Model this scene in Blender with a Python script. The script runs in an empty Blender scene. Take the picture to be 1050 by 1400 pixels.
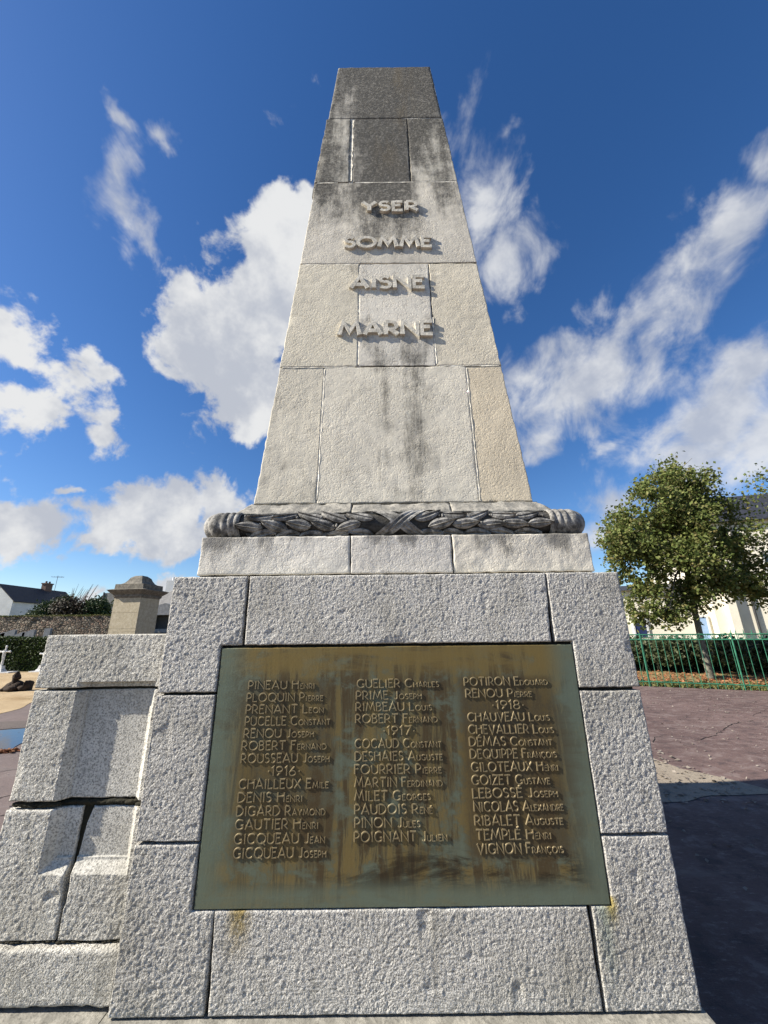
import bpy, math, random
import numpy as np
from mathutils import Matrix, Vector

S = bpy.context.scene
COL = S.collection
R = math.radians

# ------------------------------------------------------------------ camera
CAM_POS = (-0.06329, -2.02748, 1.45)
CAM_R = (0.999938, 0.002392, -0.010867)
CAM_U = (0.011085, -0.29899, 0.954192)
CAM_F = (0.000967, 0.954253, 0.298998)
cd = bpy.data.cameras.new('camera')
cam = bpy.data.objects.new('camera', cd); COL.objects.link(cam)
cd.sensor_fit = 'HORIZONTAL'; cd.sensor_width = 36; cd.lens = 17.942
cd.clip_start = 0.05; cd.clip_end = 3000
cam.matrix_world = Matrix(((CAM_R[0], CAM_U[0], -CAM_F[0], CAM_POS[0]),
                           (CAM_R[1], CAM_U[1], -CAM_F[1], CAM_POS[1]),
                           (CAM_R[2], CAM_U[2], -CAM_F[2], CAM_POS[2]), (0, 0, 0, 1)))
S.camera = cam

# ------------------------------------------------------------------ light, sky, exposure
SUN_EL, SUN_AZ = 35.5, 11.0          # the light travels towards +x and a little +y
SUN_STRENGTH, SKY_STRENGTH = 5.0, 0.05
S.view_settings.view_transform = 'Standard'; S.view_settings.look = 'None'
S.view_settings.exposure = 1.0; S.view_settings.gamma = 1.0
ce, se = math.cos(R(SUN_EL)), math.sin(R(SUN_EL))
LDIR = Vector((ce*math.cos(R(SUN_AZ)), ce*math.sin(R(SUN_AZ)), -se))
sl = bpy.data.lights.new('sun', 'SUN'); sl.energy = SUN_STRENGTH; sl.angle = R(0.53); sl.color = (1.0, 0.94, 0.84)
sun = bpy.data.objects.new('sun', sl); COL.objects.link(sun)
sun.rotation_euler = LDIR.to_track_quat('-Z', 'Y').to_euler()

# clouds: (azimuth, elevation, half-axes, rotation, density, kind) as they stand in the sky
CLOUDS = [(-0.825, 0.924, 0.049, 0.025, 3.01, 1.02, 1),
    (-0.777, 0.863, 0.065, 0.043, 2.247, 1.02, 1),
    (-0.743, 0.792, 0.08, 0.057, 2.626, 1.12, 1),
    (-0.715, 0.945, 0.044, 0.021, -2.478, 0.87, 1),
    (-0.703, 0.77, 0.046, 0.038, 3.09, 0.97, 1),
    (-0.289, 0.9, 0.187, 0.098, -3.053, 1.4, 0),
    (-0.407, 0.725, 0.223, 0.164, -2.605, 1.6, 0),
    (-0.368, 0.589, 0.157, 0.133, 3.045, 1.4, 0),
    (-0.219, 0.512, 0.124, 0.072, -3.046, 0.9, 0),
    (-0.509, 0.686, 0.084, 0.066, -2.776, 1.0, 0),
    (-0.099, 0.778, 0.284, 0.226, -3.079, 1.0, 0),
    (-0.482, 0.888, 0.051, 0.026, -2.707, 0.4, 0),
    (-0.875, 0.518, 0.07, 0.052, 1.332, 1.0, 0),
    (-0.812, 0.505, 0.09, 0.055, 3.039, 0.9, 0),
    (-0.834, 0.41, 0.063, 0.047, -2.27, 1.0, 0),
    (-0.688, 0.412, 0.047, 0.041, 2.267, 0.75, 0),
    (-0.723, 0.511, 0.052, 0.021, 3.119, 0.6, 0),
    (-0.783, 0.209, 0.084, 0.064, 2.904, 1.2, 0),
    (-0.539, 0.255, 0.171, 0.075, -2.769, 1.15, 0),
    (-0.634, 0.194, 0.09, 0.034, -2.914, 0.9, 0),
    (-0.724, 0.286, 0.031, 0.013, 3.133, 0.6, 0),
    (-0.425, 0.3, 0.093, 0.06, -2.837, 1.0, 0),
    (-0.791, 0.176, 0.04, 0.034, -3.129, 1.0, 0),
    (-0.509, 0.103, 0.043, 0.02, -2.913, 0.7, 0),
    (-0.675, 0.079, 0.068, 0.014, -2.987, 0.5, 0),
    (0.351, 0.967, 0.159, 0.107, 2.867, 0.95, 1),
    (0.405, 0.849, 0.155, 0.097, 2.989, 0.95, 1),
    (0.456, 1.023, 0.054, 0.027, -2.941, 0.55, 1),
    (0.426, 0.727, 0.07, 0.028, -3.093, 0.7, 1),
    (0.508, 0.901, 0.089, 0.047, 0.247, 0.5, 1),
    (0.495, 0.778, 0.059, 0.025, 2.864, 0.5, 1),
    (0.556, 0.554, 0.255, 0.131, -2.918, 1.15, 1),
    (0.721, 0.634, 0.197, 0.104, -2.778, 1.1, 1),
    (0.904, 0.726, 0.092, 0.069, -2.861, 0.95, 1),
    (0.98, 0.777, 0.067, 0.06, 2.65, 0.9, 1),
    (0.432, 0.449, 0.096, 0.063, -2.855, 0.9, 1),
    (0.853, 0.638, 0.077, 0.052, -2.39, 0.7, 1),
    (0.417, 0.589, 0.113, 0.083, 3.064, 0.8, 1),
    (0.789, 0.413, 0.173, 0.103, -2.763, 1.3, 1),
    (0.721, 0.361, 0.111, 0.074, -3.105, 1.15, 1),
    (0.841, 0.335, 0.112, 0.091, -2.792, 1.2, 1),
    (0.865, 0.466, 0.081, 0.069, 1.302, 1.0, 1),
    (0.6, 0.411, 0.059, 0.026, -3.122, 0.6, 1),
    (0.58, 0.267, 0.079, 0.058, -3.066, 0.9, 1),
    (0.537, 0.191, 0.073, 0.049, 3.056, 0.8, 1),
    (1.026, 0.38, 0.152, 0.115, -2.373, 1.0, 1),
    (1.047, 0.609, 0.084, 0.052, -2.67, 0.8, 1),
    (-0.964, 0.306, 0.114, 0.091, -2.548, 1.0, 0),
    (-0.907, 0.175, 0.093, 0.06, -2.97, 1.0, 0)]

def node(nt, t, ins=None, **props):
    n = nt.nodes.new(t)
    for k, v in props.items(): setattr(n, k, v)
    for k, v in (ins or {}).items():
        s = n.inputs[k]
        if isinstance(v, bpy.types.NodeSocket): nt.links.new(v, s)
        else: s.default_value = v
    return n
def mth(nt, op, a, b=0.0, c=0.0, clamp=False):
    return node(nt, 'ShaderNodeMath', {0: a, 1: b, 2: c}, operation=op, use_clamp=clamp).outputs[0]
def mapr(nt, v, a, b, c=0.0, d=1.0, smooth=True):
    return node(nt, 'ShaderNodeMapRange', {0: v, 1: a, 2: b, 3: c, 4: d},
                interpolation_type='SMOOTHSTEP' if smooth else 'LINEAR').outputs[0]
def noise(nt, vec, scale, detail=4, rough=0.55, dist=0.0):
    return node(nt, 'ShaderNodeTexNoise', {'Vector': vec, 'Scale': scale, 'Detail': detail, 'Roughness': rough, 'Distortion': dist})
def mixc(nt, f, a, b, blend='MIX'):
    n = node(nt, 'ShaderNodeMix', data_type='RGBA', blend_type=blend)
    for i, v in ((0, f), (6, a), (7, b)):
        if isinstance(v, bpy.types.NodeSocket): nt.links.new(v, n.inputs[i])
        else: n.inputs[i].default_value = v if i == 0 else (*v[:3], 1)
    return n.outputs[2]

W = bpy.data.worlds.new('World'); S.world = W; W.use_nodes = True
nt = W.node_tree; nt.nodes.clear()
sky = node(nt, 'ShaderNodeTexSky', sky_type='NISHITA', sun_disc=False, sun_elevation=R(SUN_EL),
           sun_rotation=R(-90-SUN_AZ), altitude=300, air_density=1.0, dust_density=0.35, ozone_density=2.6)
tc = node(nt, 'ShaderNodeTexCoord')
xyz = node(nt, 'ShaderNodeSeparateXYZ', {0: tc.outputs['Generated']})
az = mth(nt, 'ARCTAN2', xyz.outputs[0], xyz.outputs[1])
el = mth(nt, 'ARCSINE', xyz.outputs[2])
ae = node(nt, 'ShaderNodeCombineXYZ', {0: az, 1: el, 2: 0.0}).outputs[0]
gen = tc.outputs['Generated']
dn = noise(nt, gen, 7.0, 5, 0.6)
off = node(nt, 'ShaderNodeVectorMath', {0: dn.outputs['Color'], 1: (0.5, 0.5, 0.5)}, operation='SUBTRACT').outputs[0]
off = node(nt, 'ShaderNodeVectorMath', {0: off, 1: (0.17, 0.17, 0.0)}, operation='MULTIPLY').outputs[0]
ae = node(nt, 'ShaderNodeVectorMath', {0: ae, 1: off}, operation='ADD').outputs[0]
fields = [None, None]
for (a0, e0, ra, rb, ro, amp, k) in CLOUDS:
    mp = node(nt, 'ShaderNodeMapping', {'Vector': ae, 'Location': (a0, e0, 0), 'Rotation': (0, 0, ro), 'Scale': (ra, rb, 1)}, vector_type='TEXTURE')
    ln = node(nt, 'ShaderNodeVectorMath', {0: mp.outputs[0]}, operation='LENGTH').outputs['Value']
    v = mth(nt, 'MULTIPLY', mth(nt, 'SUBTRACT', 1.15, ln), amp)
    fields[k] = v if fields[k] is None else mth(nt, 'SMOOTH_MAX', fields[k], v, 0.25)
n_c = noise(nt, gen, 11.0, 7, 0.57, 0.25).outputs['Fac']
n_w0 = node(nt, 'ShaderNodeMapping', {'Vector': gen, 'Rotation': (0.3, -0.75, 0.0), 'Scale': (9, 6, 6.5)}, vector_type='POINT').outputs[0]
n_w = noise(nt, n_w0, 1.15, 6, 0.57, 0.45).outputs['Fac']
d_c = mapr(nt, mth(nt, 'ADD', fields[0], mth(nt, 'MULTIPLY', mth(nt, 'SUBTRACT', n_c, 0.5), 3.7)), -0.05, 0.55)
d_w = mapr(nt, mth(nt, 'ADD', fields[1], mth(nt, 'MULTIPLY', mth(nt, 'SUBTRACT', n_w, 0.5), 3.7)), 0.0, 1.2)
d_w = mth(nt, 'MULTIPLY', d_w, 0.86)
den = mth(nt, 'MAXIMUM', d_c, d_w)
shade = noise(nt, gen, 6.0, 5, 0.6).outputs['Fac']
shade = mapr(nt, shade, 0.38, 0.62)
CL = 8.3
wcol = mixc(nt, shade, (CL*0.62, CL*0.66, CL*0.75), (CL*0.98, CL*0.99, CL*1.0))
hue = node(nt, 'ShaderNodeHueSaturation', {'Hue': 0.508, 'Saturation': 1.27, 'Value': 1.5, 'Color': sky.outputs[0]}).outputs[0]
skyc = mixc(nt, den, hue, wcol)
bg = node(nt, 'ShaderNodeBackground', {'Color': skyc, 'Strength': SKY_STRENGTH})
wo = node(nt, 'ShaderNodeOutputWorld', {'Surface': bg.outputs[0]})

# ------------------------------------------------------------------ materials
def new_mat(name):
    m = bpy.data.materials.new(name); m.use_nodes = True
    t = m.node_tree; t.nodes.clear()
    out = node(t, 'ShaderNodeOutputMaterial')
    b = node(t, 'ShaderNodeBsdfPrincipled', {'Roughness': 0.85})
    b.inputs['Specular IOR Level'].default_value = 0.3
    t.links.new(b.outputs[0], out.inputs[0])
    g = node(t, 'ShaderNodeNewGeometry').outputs['Position']
    return m, t, b, g
def setc(t, b, c): t.links.new(c, b.inputs['Base Color'])
def bump(t, b, h, dist, strength=1.0):
    n = node(t, 'ShaderNodeBump', {'Height': h, 'Distance': dist, 'Strength': strength})
    t.links.new(n.outputs[0], b.inputs['Normal'])
def plain(name, c, rough=0.8, var=0.25, scale=3.0, bmp=0.0, bscale=40, metal=0.0, spec=0.3, c2=None):
    m, t, b, g = new_mat(name)
    n = noise(t, g, scale, 6, 0.6).outputs['Fac']
    f = mapr(t, n, 0.3, 0.7)
    lo = c2 if c2 else tuple(x*(1-var) for x in c)
    setc(t, b, mixc(t, f, lo, tuple(min(1, x*(1+var*0.6)) for x in c)))
    b.inputs['Roughness'].default_value = rough; b.inputs['Metallic'].default_value = metal
    b.inputs['Specular IOR Level'].default_value = spec
    if bmp: bump(t, b, noise(t, g, bscale, 4, 0.6).outputs['Fac'], bmp)
    return m

def mat_granite(name, tint, panel=None):
    m, t, b, g = new_mat(name)
    sp = noise(t, g, 125, 3, 0.75).outputs['Fac']
    md = noise(t, g, 34, 4, 0.65).outputs['Fac']
    big = noise(t, g, 2.3, 5, 0.6).outputs['Fac']
    c = mixc(t, mapr(t, sp, 0.36, 0.56), tuple(x*0.36 for x in tint), tint)
    c = mixc(t, mapr(t, md, 0.52, 0.72, 0, 0.5), c, tuple(x*0.5 for x in tint))
    c = mixc(t, mapr(t, big, 0.42, 0.72, 0, 0.5), c, (0.26, 0.24, 0.19))
    lich = mth(t, 'MULTIPLY', mapr(t, noise(t, g, 7.5, 6, 0.72).outputs['Fac'], 0.54, 0.66), mapr(t, md, 0.4, 0.6))
    c = mixc(t, mth(t, 'MULTIPLY', lich, 0.42), c, (0.15, 0.145, 0.12))
    # rust-yellow runs under the plaque's two lower corners
    x = node(t, 'ShaderNodeSeparateXYZ', {0: g})
    def run(cx, w, ztop, length):
        fx = mapr(t, mth(t, 'ABSOLUTE', mth(t, 'SUBTRACT', x.outputs[0], cx)), 0.0, w, 1, 0)
        fz = mth(t, 'MULTIPLY', mapr(t, x.outputs[2], ztop-length, ztop, 0, 1), mapr(t, x.outputs[2], ztop+0.01, ztop+0.03, 1, 0))
        return mth(t, 'MULTIPLY', mth(t, 'MULTIPLY', fx, fz), mapr(t, noise(t, g, 30, 4, 0.7).outputs['Fac'], 0.3, 0.5))
    c = mixc(t, mth(t, 'MULTIPLY', run(-0.685, 0.075, 0.34, 0.20), 1.0), c, (0.27, 0.195, 0.06))
    c = mixc(t, mth(t, 'MULTIPLY', run(0.87, 0.045, 0.355, 0.11), 0.95), c, (0.36, 0.27, 0.045))
    c = mixc(t, mth(t, 'MULTIPLY', run(0.835, 0.05, 0.34, 0.38), 0.6), c, (0.17, 0.22, 0.17))
    drip = noise(t, node(t, 'ShaderNodeMapping', {'Vector': g, 'Scale': (13, 13, 1.1)}).outputs[0], 1.0, 6, 0.65, 0.3).outputs['Fac']
    c = mixc(t, mapr(t, drip, 0.54, 0.72, 0, 0.36), c, (0.17, 0.16, 0.13))
    rv = mapr(t, node(t, 'ShaderNodeObjectInfo').outputs['Random'], 0, 1, 0.9, 1.08, False)
    c = mixc(t, 1.0, c, node(t, 'ShaderNodeCombineColor', {0: rv, 1: rv, 2: rv}).outputs[0], 'MULTIPLY')
    setc(t, b, c)
    b.inputs['Roughness'].default_value = 0.8
    h = mth(t, 'ADD', noise(t, g, 128, 2, 0.6).outputs['Fac'], mth(t, 'MULTIPLY', noise(t, g, 230, 2, 0.6).outputs['Fac'], 0.4))
    if panel:                                            # the sunk panel is finely dressed
        ins = mth(t, 'MULTIPLY', mth(t, 'MULTIPLY', mth(t, 'GREATER_THAN', x.outputs[0], panel[0]), mth(t, 'LESS_THAN', x.outputs[0], panel[1])),
                  mth(t, 'MULTIPLY', mth(t, 'GREATER_THAN', x.outputs[2], panel[2]), mth(t, 'LESS_THAN', x.outputs[2], panel[3])))
        h = mth(t, 'MULTIPLY', h, mth(t, 'SUBTRACT', 1.0, mth(t, 'MULTIPLY', ins, 0.75)))
    bump(t, b, h, 0.0085, 1.0)
    return m

def mat_limestone(name, streaks=True, base=(0.70, 0.648, 0.535)):
    m, t, b, g = new_mat(name)
    x = node(t, 'ShaderNodeSeparateXYZ', {0: g})
    oi = node(t, 'ShaderNodeObjectInfo').outputs['Color']
    n1 = noise(t, g, 2.4, 6, 0.62).outputs['Fac']
    n2 = noise(t, g, 15, 5, 0.65).outputs['Fac']
    n3 = noise(t, g, 70, 3, 0.7).outputs['Fac']
    c = mixc(t, mapr(t, n1, 0.35, 0.7), tuple(v*0.86 for v in base), base)
    c = mixc(t, mapr(t, n2, 0.5, 0.75, 0, 0.45), c, tuple(v*0.62 for v in base))
    c = mixc(t, mapr(t, n3, 0.52, 0.8, 0, 0.4), c, tuple(v*0.5 for v in base))
    c = mixc(t, 1.0, c, oi, 'MULTIPLY')
    # dark lichen: a broad stain that thickens towards the top, and a run down the middle
    st = node(t, 'ShaderNodeMapping', {'Vector': g, 'Scale': (3.6, 3.6, 0.5)}).outputs[0]
    ns = noise(t, st, 1.0, 7, 0.68, 0.4).outputs['Fac']
    nl = noise(t, g, 5.5, 7, 0.7).outputs['Fac']
    nn = mth(t, 'ADD', mth(t, 'MULTIPLY', ns, 0.66), mth(t, 'MULTIPLY', nl, 0.34))
    if streaks:
        top = mapr(t, x.outputs[2], 4.0, 7.5, 0, 1, False)
        mid = mapr(t, mth(t, 'ABSOLUTE', mth(t, 'SUBTRACT', x.outputs[0], 0.02)), 0.0, 0.42, 1, 0)
        midz = mth(t, 'MULTIPLY', mid, mapr(t, x.outputs[2], 2.3, 6.0, 0.34, 1.0, False))
        lettered = mth(t, 'MULTIPLY', mapr(t, x.outputs[2], 3.4, 3.7), mapr(t, x.outputs[2], 4.45, 4.75, 1, 0))
        midz = mth(t, 'MULTIPLY', midz, mth(t, 'SUBTRACT', 1.0, mth(t, 'MULTIPLY', lettered, 0.75)))
        lev = mth(t, 'ADD', mth(t, 'MULTIPLY', top, 0.30), mth(t, 'MULTIPLY', midz, 0.125))
        f = mapr(t, mth(t, 'ADD', nn, lev), 0.52, 0.72)
        f = mth(t, 'MULTIPLY', f, mapr(t, noise(t, g, 38, 4, 0.75).outputs['Fac'], 0.25, 0.55, 0.55, 1.0))
        c = mixc(t, mth(t, 'MULTIPLY', f, 0.92), c, (0.058, 0.055, 0.048))
        warm = mth(t, 'MULTIPLY', mth(t, 'MULTIPLY', mid, mapr(t, x.outputs[2], 5.2, 6.6)), mapr(t, ns, 0.46, 0.62, 0, 0.6))
        c = mixc(t, warm, c, (0.16, 0.125, 0.075))
    else:
        tz = mapr(t, x.outputs[2], 1.78, 1.99, 0, 1, False)
        f = mapr(t, mth(t, 'ADD', nn, mth(t, 'MULTIPLY', tz, 0.17)), 0.59, 0.72)
        c = mixc(t, mth(t, 'MULTIPLY', f, 0.75), c, (0.11, 0.105, 0.095))
    setc(t, b, c)
    b.inputs['Roughness'].default_value = 0.9; b.inputs['Specular IOR Level'].default_value = 0.15
    pits = mapr(t, noise(t, g, 52, 3, 0.7).outputs['Fac'], 0.36, 0.5)
    h = mth(t, 'ADD', mth(t, 'MULTIPLY', pits, 0.6), mth(t, 'MULTIPLY', noise(t, g, 110, 3, 0.6).outputs['Fac'], 0.7))
    soft = mapr(t, noise(t, g, 1.9, 3, 0.6).outputs['Fac'], 0.35, 0.6, 0.3, 1.0)
    bump(t, b, mth(t, 'MULTIPLY', h, soft), 0.0055, 0.8)
    return m

def mat_lichen_stone(name, a, bcol):
    m, t, b, g = new_mat(name)
    n1 = noise(t, g, 14, 6, 0.7).outputs['Fac']
    n2 = noise(t, g, 60, 4, 0.7).outputs['Fac']
    c = mixc(t, mapr(t, n1, 0.38, 0.66), a, bcol)
    c = mixc(t, mapr(t, n2, 0.5, 0.7, 0, 0.6), c, tuple(v*0.4 for v in a))
    setc(t, b, c); b.inputs['Roughness'].default_value = 0.9
    bump(t, b, mth(t, 'ADD', n2, n1), 0.006, 0.7)
    return m

def mat_bronze(name, raised=False):
    m, t, b, g = new_mat(name)
    x = node(t, 'ShaderNodeSeparateXYZ', {0: g})
    hv = node(t, 'ShaderNodeMapping', {'Vector': g, 'Scale': (12.0, 1.0, 1.3)}).outputs[0]
    hh = node(t, 'ShaderNodeMapping', {'Vector': g, 'Scale': (1.5, 1.0, 8.0)}).outputs[0]
    nv = noise(t, hv, 1.0, 9, 0.74, 0.5).outputs['Fac']
    nh = noise(t, hh, 1.0, 9, 0.72, 0.5).outputs['Fac']
    nf = noise(t, g, 5.0, 9, 0.74, 0.3).outputs['Fac']
    base = (0.125, 0.122, 0.074); brown = (0.088, 0.064, 0.032); ochre = (0.21, 0.148, 0.05); dark = (0.028, 0.02, 0.012); verd = (0.145, 0.175, 0.128)
    ax = mth(t, 'ABSOLUTE', x.outputs[0])
    edge = mth(t, 'MAXIMUM', mapr(t, ax, 0.70, 0.86), mapr(t, x.outputs[2], 0.46, 0.37))
    c = mixc(t, mapr(t, nv, 0.43, 0.54), brown, base)
    c = mixc(t, mapr(t, nf, 0.5, 0.62, 0, 0.7), c, verd)
    # upper band rubbed to an ochre brown, dark smears below the names
    topb = mth(t, 'MULTIPLY', mapr(t, x.outputs[2], 1.22, 1.31), mapr(t, nh, 0.34, 0.56))
    c = mixc(t, mth(t, 'MULTIPLY', topb, 0.9), c, ochre)
    sides = mth(t, 'MULTIPLY', mapr(t, nv, 0.46, 0.54), mapr(t, nf, 0.58, 0.46))
    c = mixc(t, mth(t, 'MULTIPLY', sides, 0.75), c, ochre)
    cols = mth(t, 'MAXIMUM', mapr(t, mth(t, 'ABSOLUTE', mth(t, 'SUBTRACT', x.outputs[0], 0.52)), 0.2, 0.26, 1, 0),
               mth(t, 'MULTIPLY', mapr(t, mth(t, 'ABSOLUTE', mth(t, 'SUBTRACT', x.outputs[0], -0.53)), 0.2, 0.25, 1, 0), 0.7))
    rows = mth(t, 'MULTIPLY', mapr(t, x.outputs[2], 0.49, 0.53), mapr(t, x.outputs[2], 1.25, 1.22))
    c = mixc(t, mth(t, 'MULTIPLY', mth(t, 'MULTIPLY', cols, rows), mapr(t, nf, 0.3, 0.6, 0.45, 0.85)), c, brown)
    low = mth(t, 'MULTIPLY', mth(t, 'MULTIPLY', mapr(t, x.outputs[2], 0.58, 0.5), mapr(t, x.outputs[2], 0.37, 0.42)), mapr(t, nh, 0.46, 0.58))
    low = mth(t, 'MULTIPLY', low, mapr(t, x.outputs[0], -0.75, 0.3, 0.25, 1.0))
    c = mixc(t, mth(t, 'MULTIPLY', low, 0.9), c, dark)
    c = mixc(t, mth(t, 'MULTIPLY', edge, mapr(t, nh, 0.3, 0.55, 0.45, 0.95)), c, verd)
    if raised: c = mixc(t, 0.52, c, (0.42, 0.34, 0.20))
    setc(t, b, c)
    b.inputs['Metallic'].default_value = 0.35 if not raised else 0.55
    t.links.new(mapr(t, nf, 0.3, 0.7, 0.36, 0.58), b.inputs['Roughness'])
    bump(t, b, mth(t, 'ADD', noise(t, hv, 6.0, 5, 0.7).outputs['Fac'], noise(t, g, 90, 4, 0.7).outputs['Fac']), 0.0015, 0.35)
    return m

def mat_leaves(name, cols, trans=0.25, rough=0.55):
    m, t, b, g = new_mat(name)
    rnd = node(t, 'ShaderNodeNewGeometry').outputs['Random Per Island']
    cr = node(t, 'ShaderNodeValToRGB', {0: rnd})
    e = cr.color_ramp.elements
    e[0].position = 0; e[0].color = (*cols[0], 1); e[1].position = 1; e[1].color = (*cols[-1], 1)
    for i, c in enumerate(cols[1:-1]):
        q = e.new((i+1)/(len(cols)-1)); q.color = (*c, 1)
    cc = mixc(t, mapr(t, noise(t, g, 1.6, 3, 0.6).outputs['Fac'], 0.35, 0.65, 0, 0.35), cr.outputs[0], tuple(v*0.7 for v in cols[0]))
    setc(t, b, cc)
    b.inputs['Roughness'].default_value = rough; b.inputs['Specular IOR Level'].default_value = 0.22
    tr = node(t, 'ShaderNodeBsdfTranslucent', {'Color': cc})
    mx = node(t, 'ShaderNodeMixShader', {0: trans, 1: b.outputs[0], 2: tr.outputs[0]})
    out = [n for n in t.nodes if n.type == 'OUTPUT_MATERIAL'][0]
    t.links.new(mx.outputs[0], out.inputs[0])
    return m

def mat_asphalt(name):
    m, t, b, g = new_mat(name)
    n1 = noise(t, g, 0.55, 6, 0.6).outputs['Fac']
    n2 = noise(t, g, 5.0, 6, 0.7).outputs['Fac']
    n3 = noise(t, g, 130, 3, 0.7).outputs['Fac']
    st = node(t, 'ShaderNodeMapping', {'Vector': g, 'Rotation': (0, 0, 0.35), 'Scale': (0.5, 2.6, 1)}).outputs[0]
    n4 = noise(t, st, 2.0, 6, 0.65).outputs['Fac']
    c = mixc(t, mapr(t, n1, 0.35, 0.66), (0.094, 0.059, 0.053), (0.136, 0.089, 0.079))
    c = mixc(t, mapr(t, n4, 0.5, 0.7, 0, 0.65), c, (0.165, 0.125, 0.112))
    n5 = noise(t, node(t, 'ShaderNodeMapping', {'Vector': g, 'Rotation': (0, 0, -0.3), 'Scale': (0.45, 1.5, 1)}).outputs[0], 26, 6, 0.85).outputs['Fac']
    c = mixc(t, mapr(t, n5, 0.54, 0.68, 0, 0.8), c, (0.26, 0.215, 0.19))
    c = mixc(t, mapr(t, n5, 0.45, 0.25, 0, 0.6), c, (0.04, 0.028, 0.028))
    c = mixc(t, mapr(t, n2, 0.5, 0.68, 0, 0.75), c, (0.052, 0.037, 0.037))
    c = mixc(t, mapr(t, n2, 0.48, 0.36, 0, 0.6), c, (0.20, 0.155, 0.14))
    c = mixc(t, mapr(t, n3, 0.6, 0.78, 0, 0.8), c, (0.19, 0.165, 0.15))
    x = node(t, 'ShaderNodeSeparateXYZ', {0: g})
    left = mapr(t, x.outputs[0], -2.0, 0.0, 1, 0)
    c = mixc(t, mth(t, 'MULTIPLY', left, 0.55), c, (0.15, 0.125, 0.115))
    setc(t, b, c); b.inputs['Roughness'].default_value = 0.9
    bump(t, b, mth(t, 'ADD', n3, noise(t, g, 45, 4, 0.7).outputs['Fac']), 0.006, 0.6)
    return m

def mat_sand(name, c1, c2, c3, pebble=0.5):
    m, t, b, g = new_mat(name)
    n1 = noise(t, g, 0.9, 7, 0.65).outputs['Fac']
    n2 = noise(t, node(t, 'ShaderNodeMapping', {'Vector': g, 'Rotation': (0, 0, 0.5), 'Scale': (1, 2.4, 1)}).outputs[0], 9, 7, 0.78, 0.6).outputs['Fac']
    n3 = noise(t, g, 55, 4, 0.8).outputs['Fac']
    c = mixc(t, mapr(t, n1, 0.35, 0.65), c1, c2)
    c = mixc(t, mapr(t, n2, 0.5, 0.7, 0, 0.55), c, c3)
    c = mixc(t, mapr(t, n3, 0.5, 0.72, 0, pebble), c, tuple(v*0.45 for v in c1))
    setc(t, b, c); b.inputs['Roughness'].default_value = 0.95; b.inputs['Specular IOR Level'].default_value = 0.1
    bump(t, b, mth(t, 'ADD', n2, n3), 0.01, 0.7)
    return m

def mat_rubble(name):
    m, t, b, g = new_mat(name)
    vo = node(t, 'ShaderNodeTexVoronoi', {'Vector': node(t, 'ShaderNodeMapping', {'Vector': g, 'Scale': (4.6, 4.6, 7.0)}).outputs[0], 'Scale': 1.0, 'Randomness': 1.0})
    ve = node(t, 'ShaderNodeTexVoronoi', {'Vector': node(t, 'ShaderNodeMapping', {'Vector': g, 'Scale': (4.6, 4.6, 7.0)}).outputs[0], 'Scale': 1.0}, feature='DISTANCE_TO_EDGE')
    hs = node(t, 'ShaderNodeSeparateColor', {0: vo.outputs['Color']})
    c = mixc(t, hs.outputs[0], (0.10, 0.076, 0.058), (0.34, 0.28, 0.21))
    c = mixc(t, mapr(t, hs.outputs[1], 0.6, 0.9, 0, 0.6), c, (0.22, 0.13, 0.09))
    c = mixc(t, mapr(t, ve.outputs['Distance'], 0.02, 0.10, 1, 0), c, (0.045, 0.038, 0.03))
    setc(t, b, c); b.inputs['Roughness'].default_value = 0.95
    bump(t, b, mapr(t, ve.outputs['Distance'], 0.0, 0.25), 0.06, 0.9)
    return m

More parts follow.
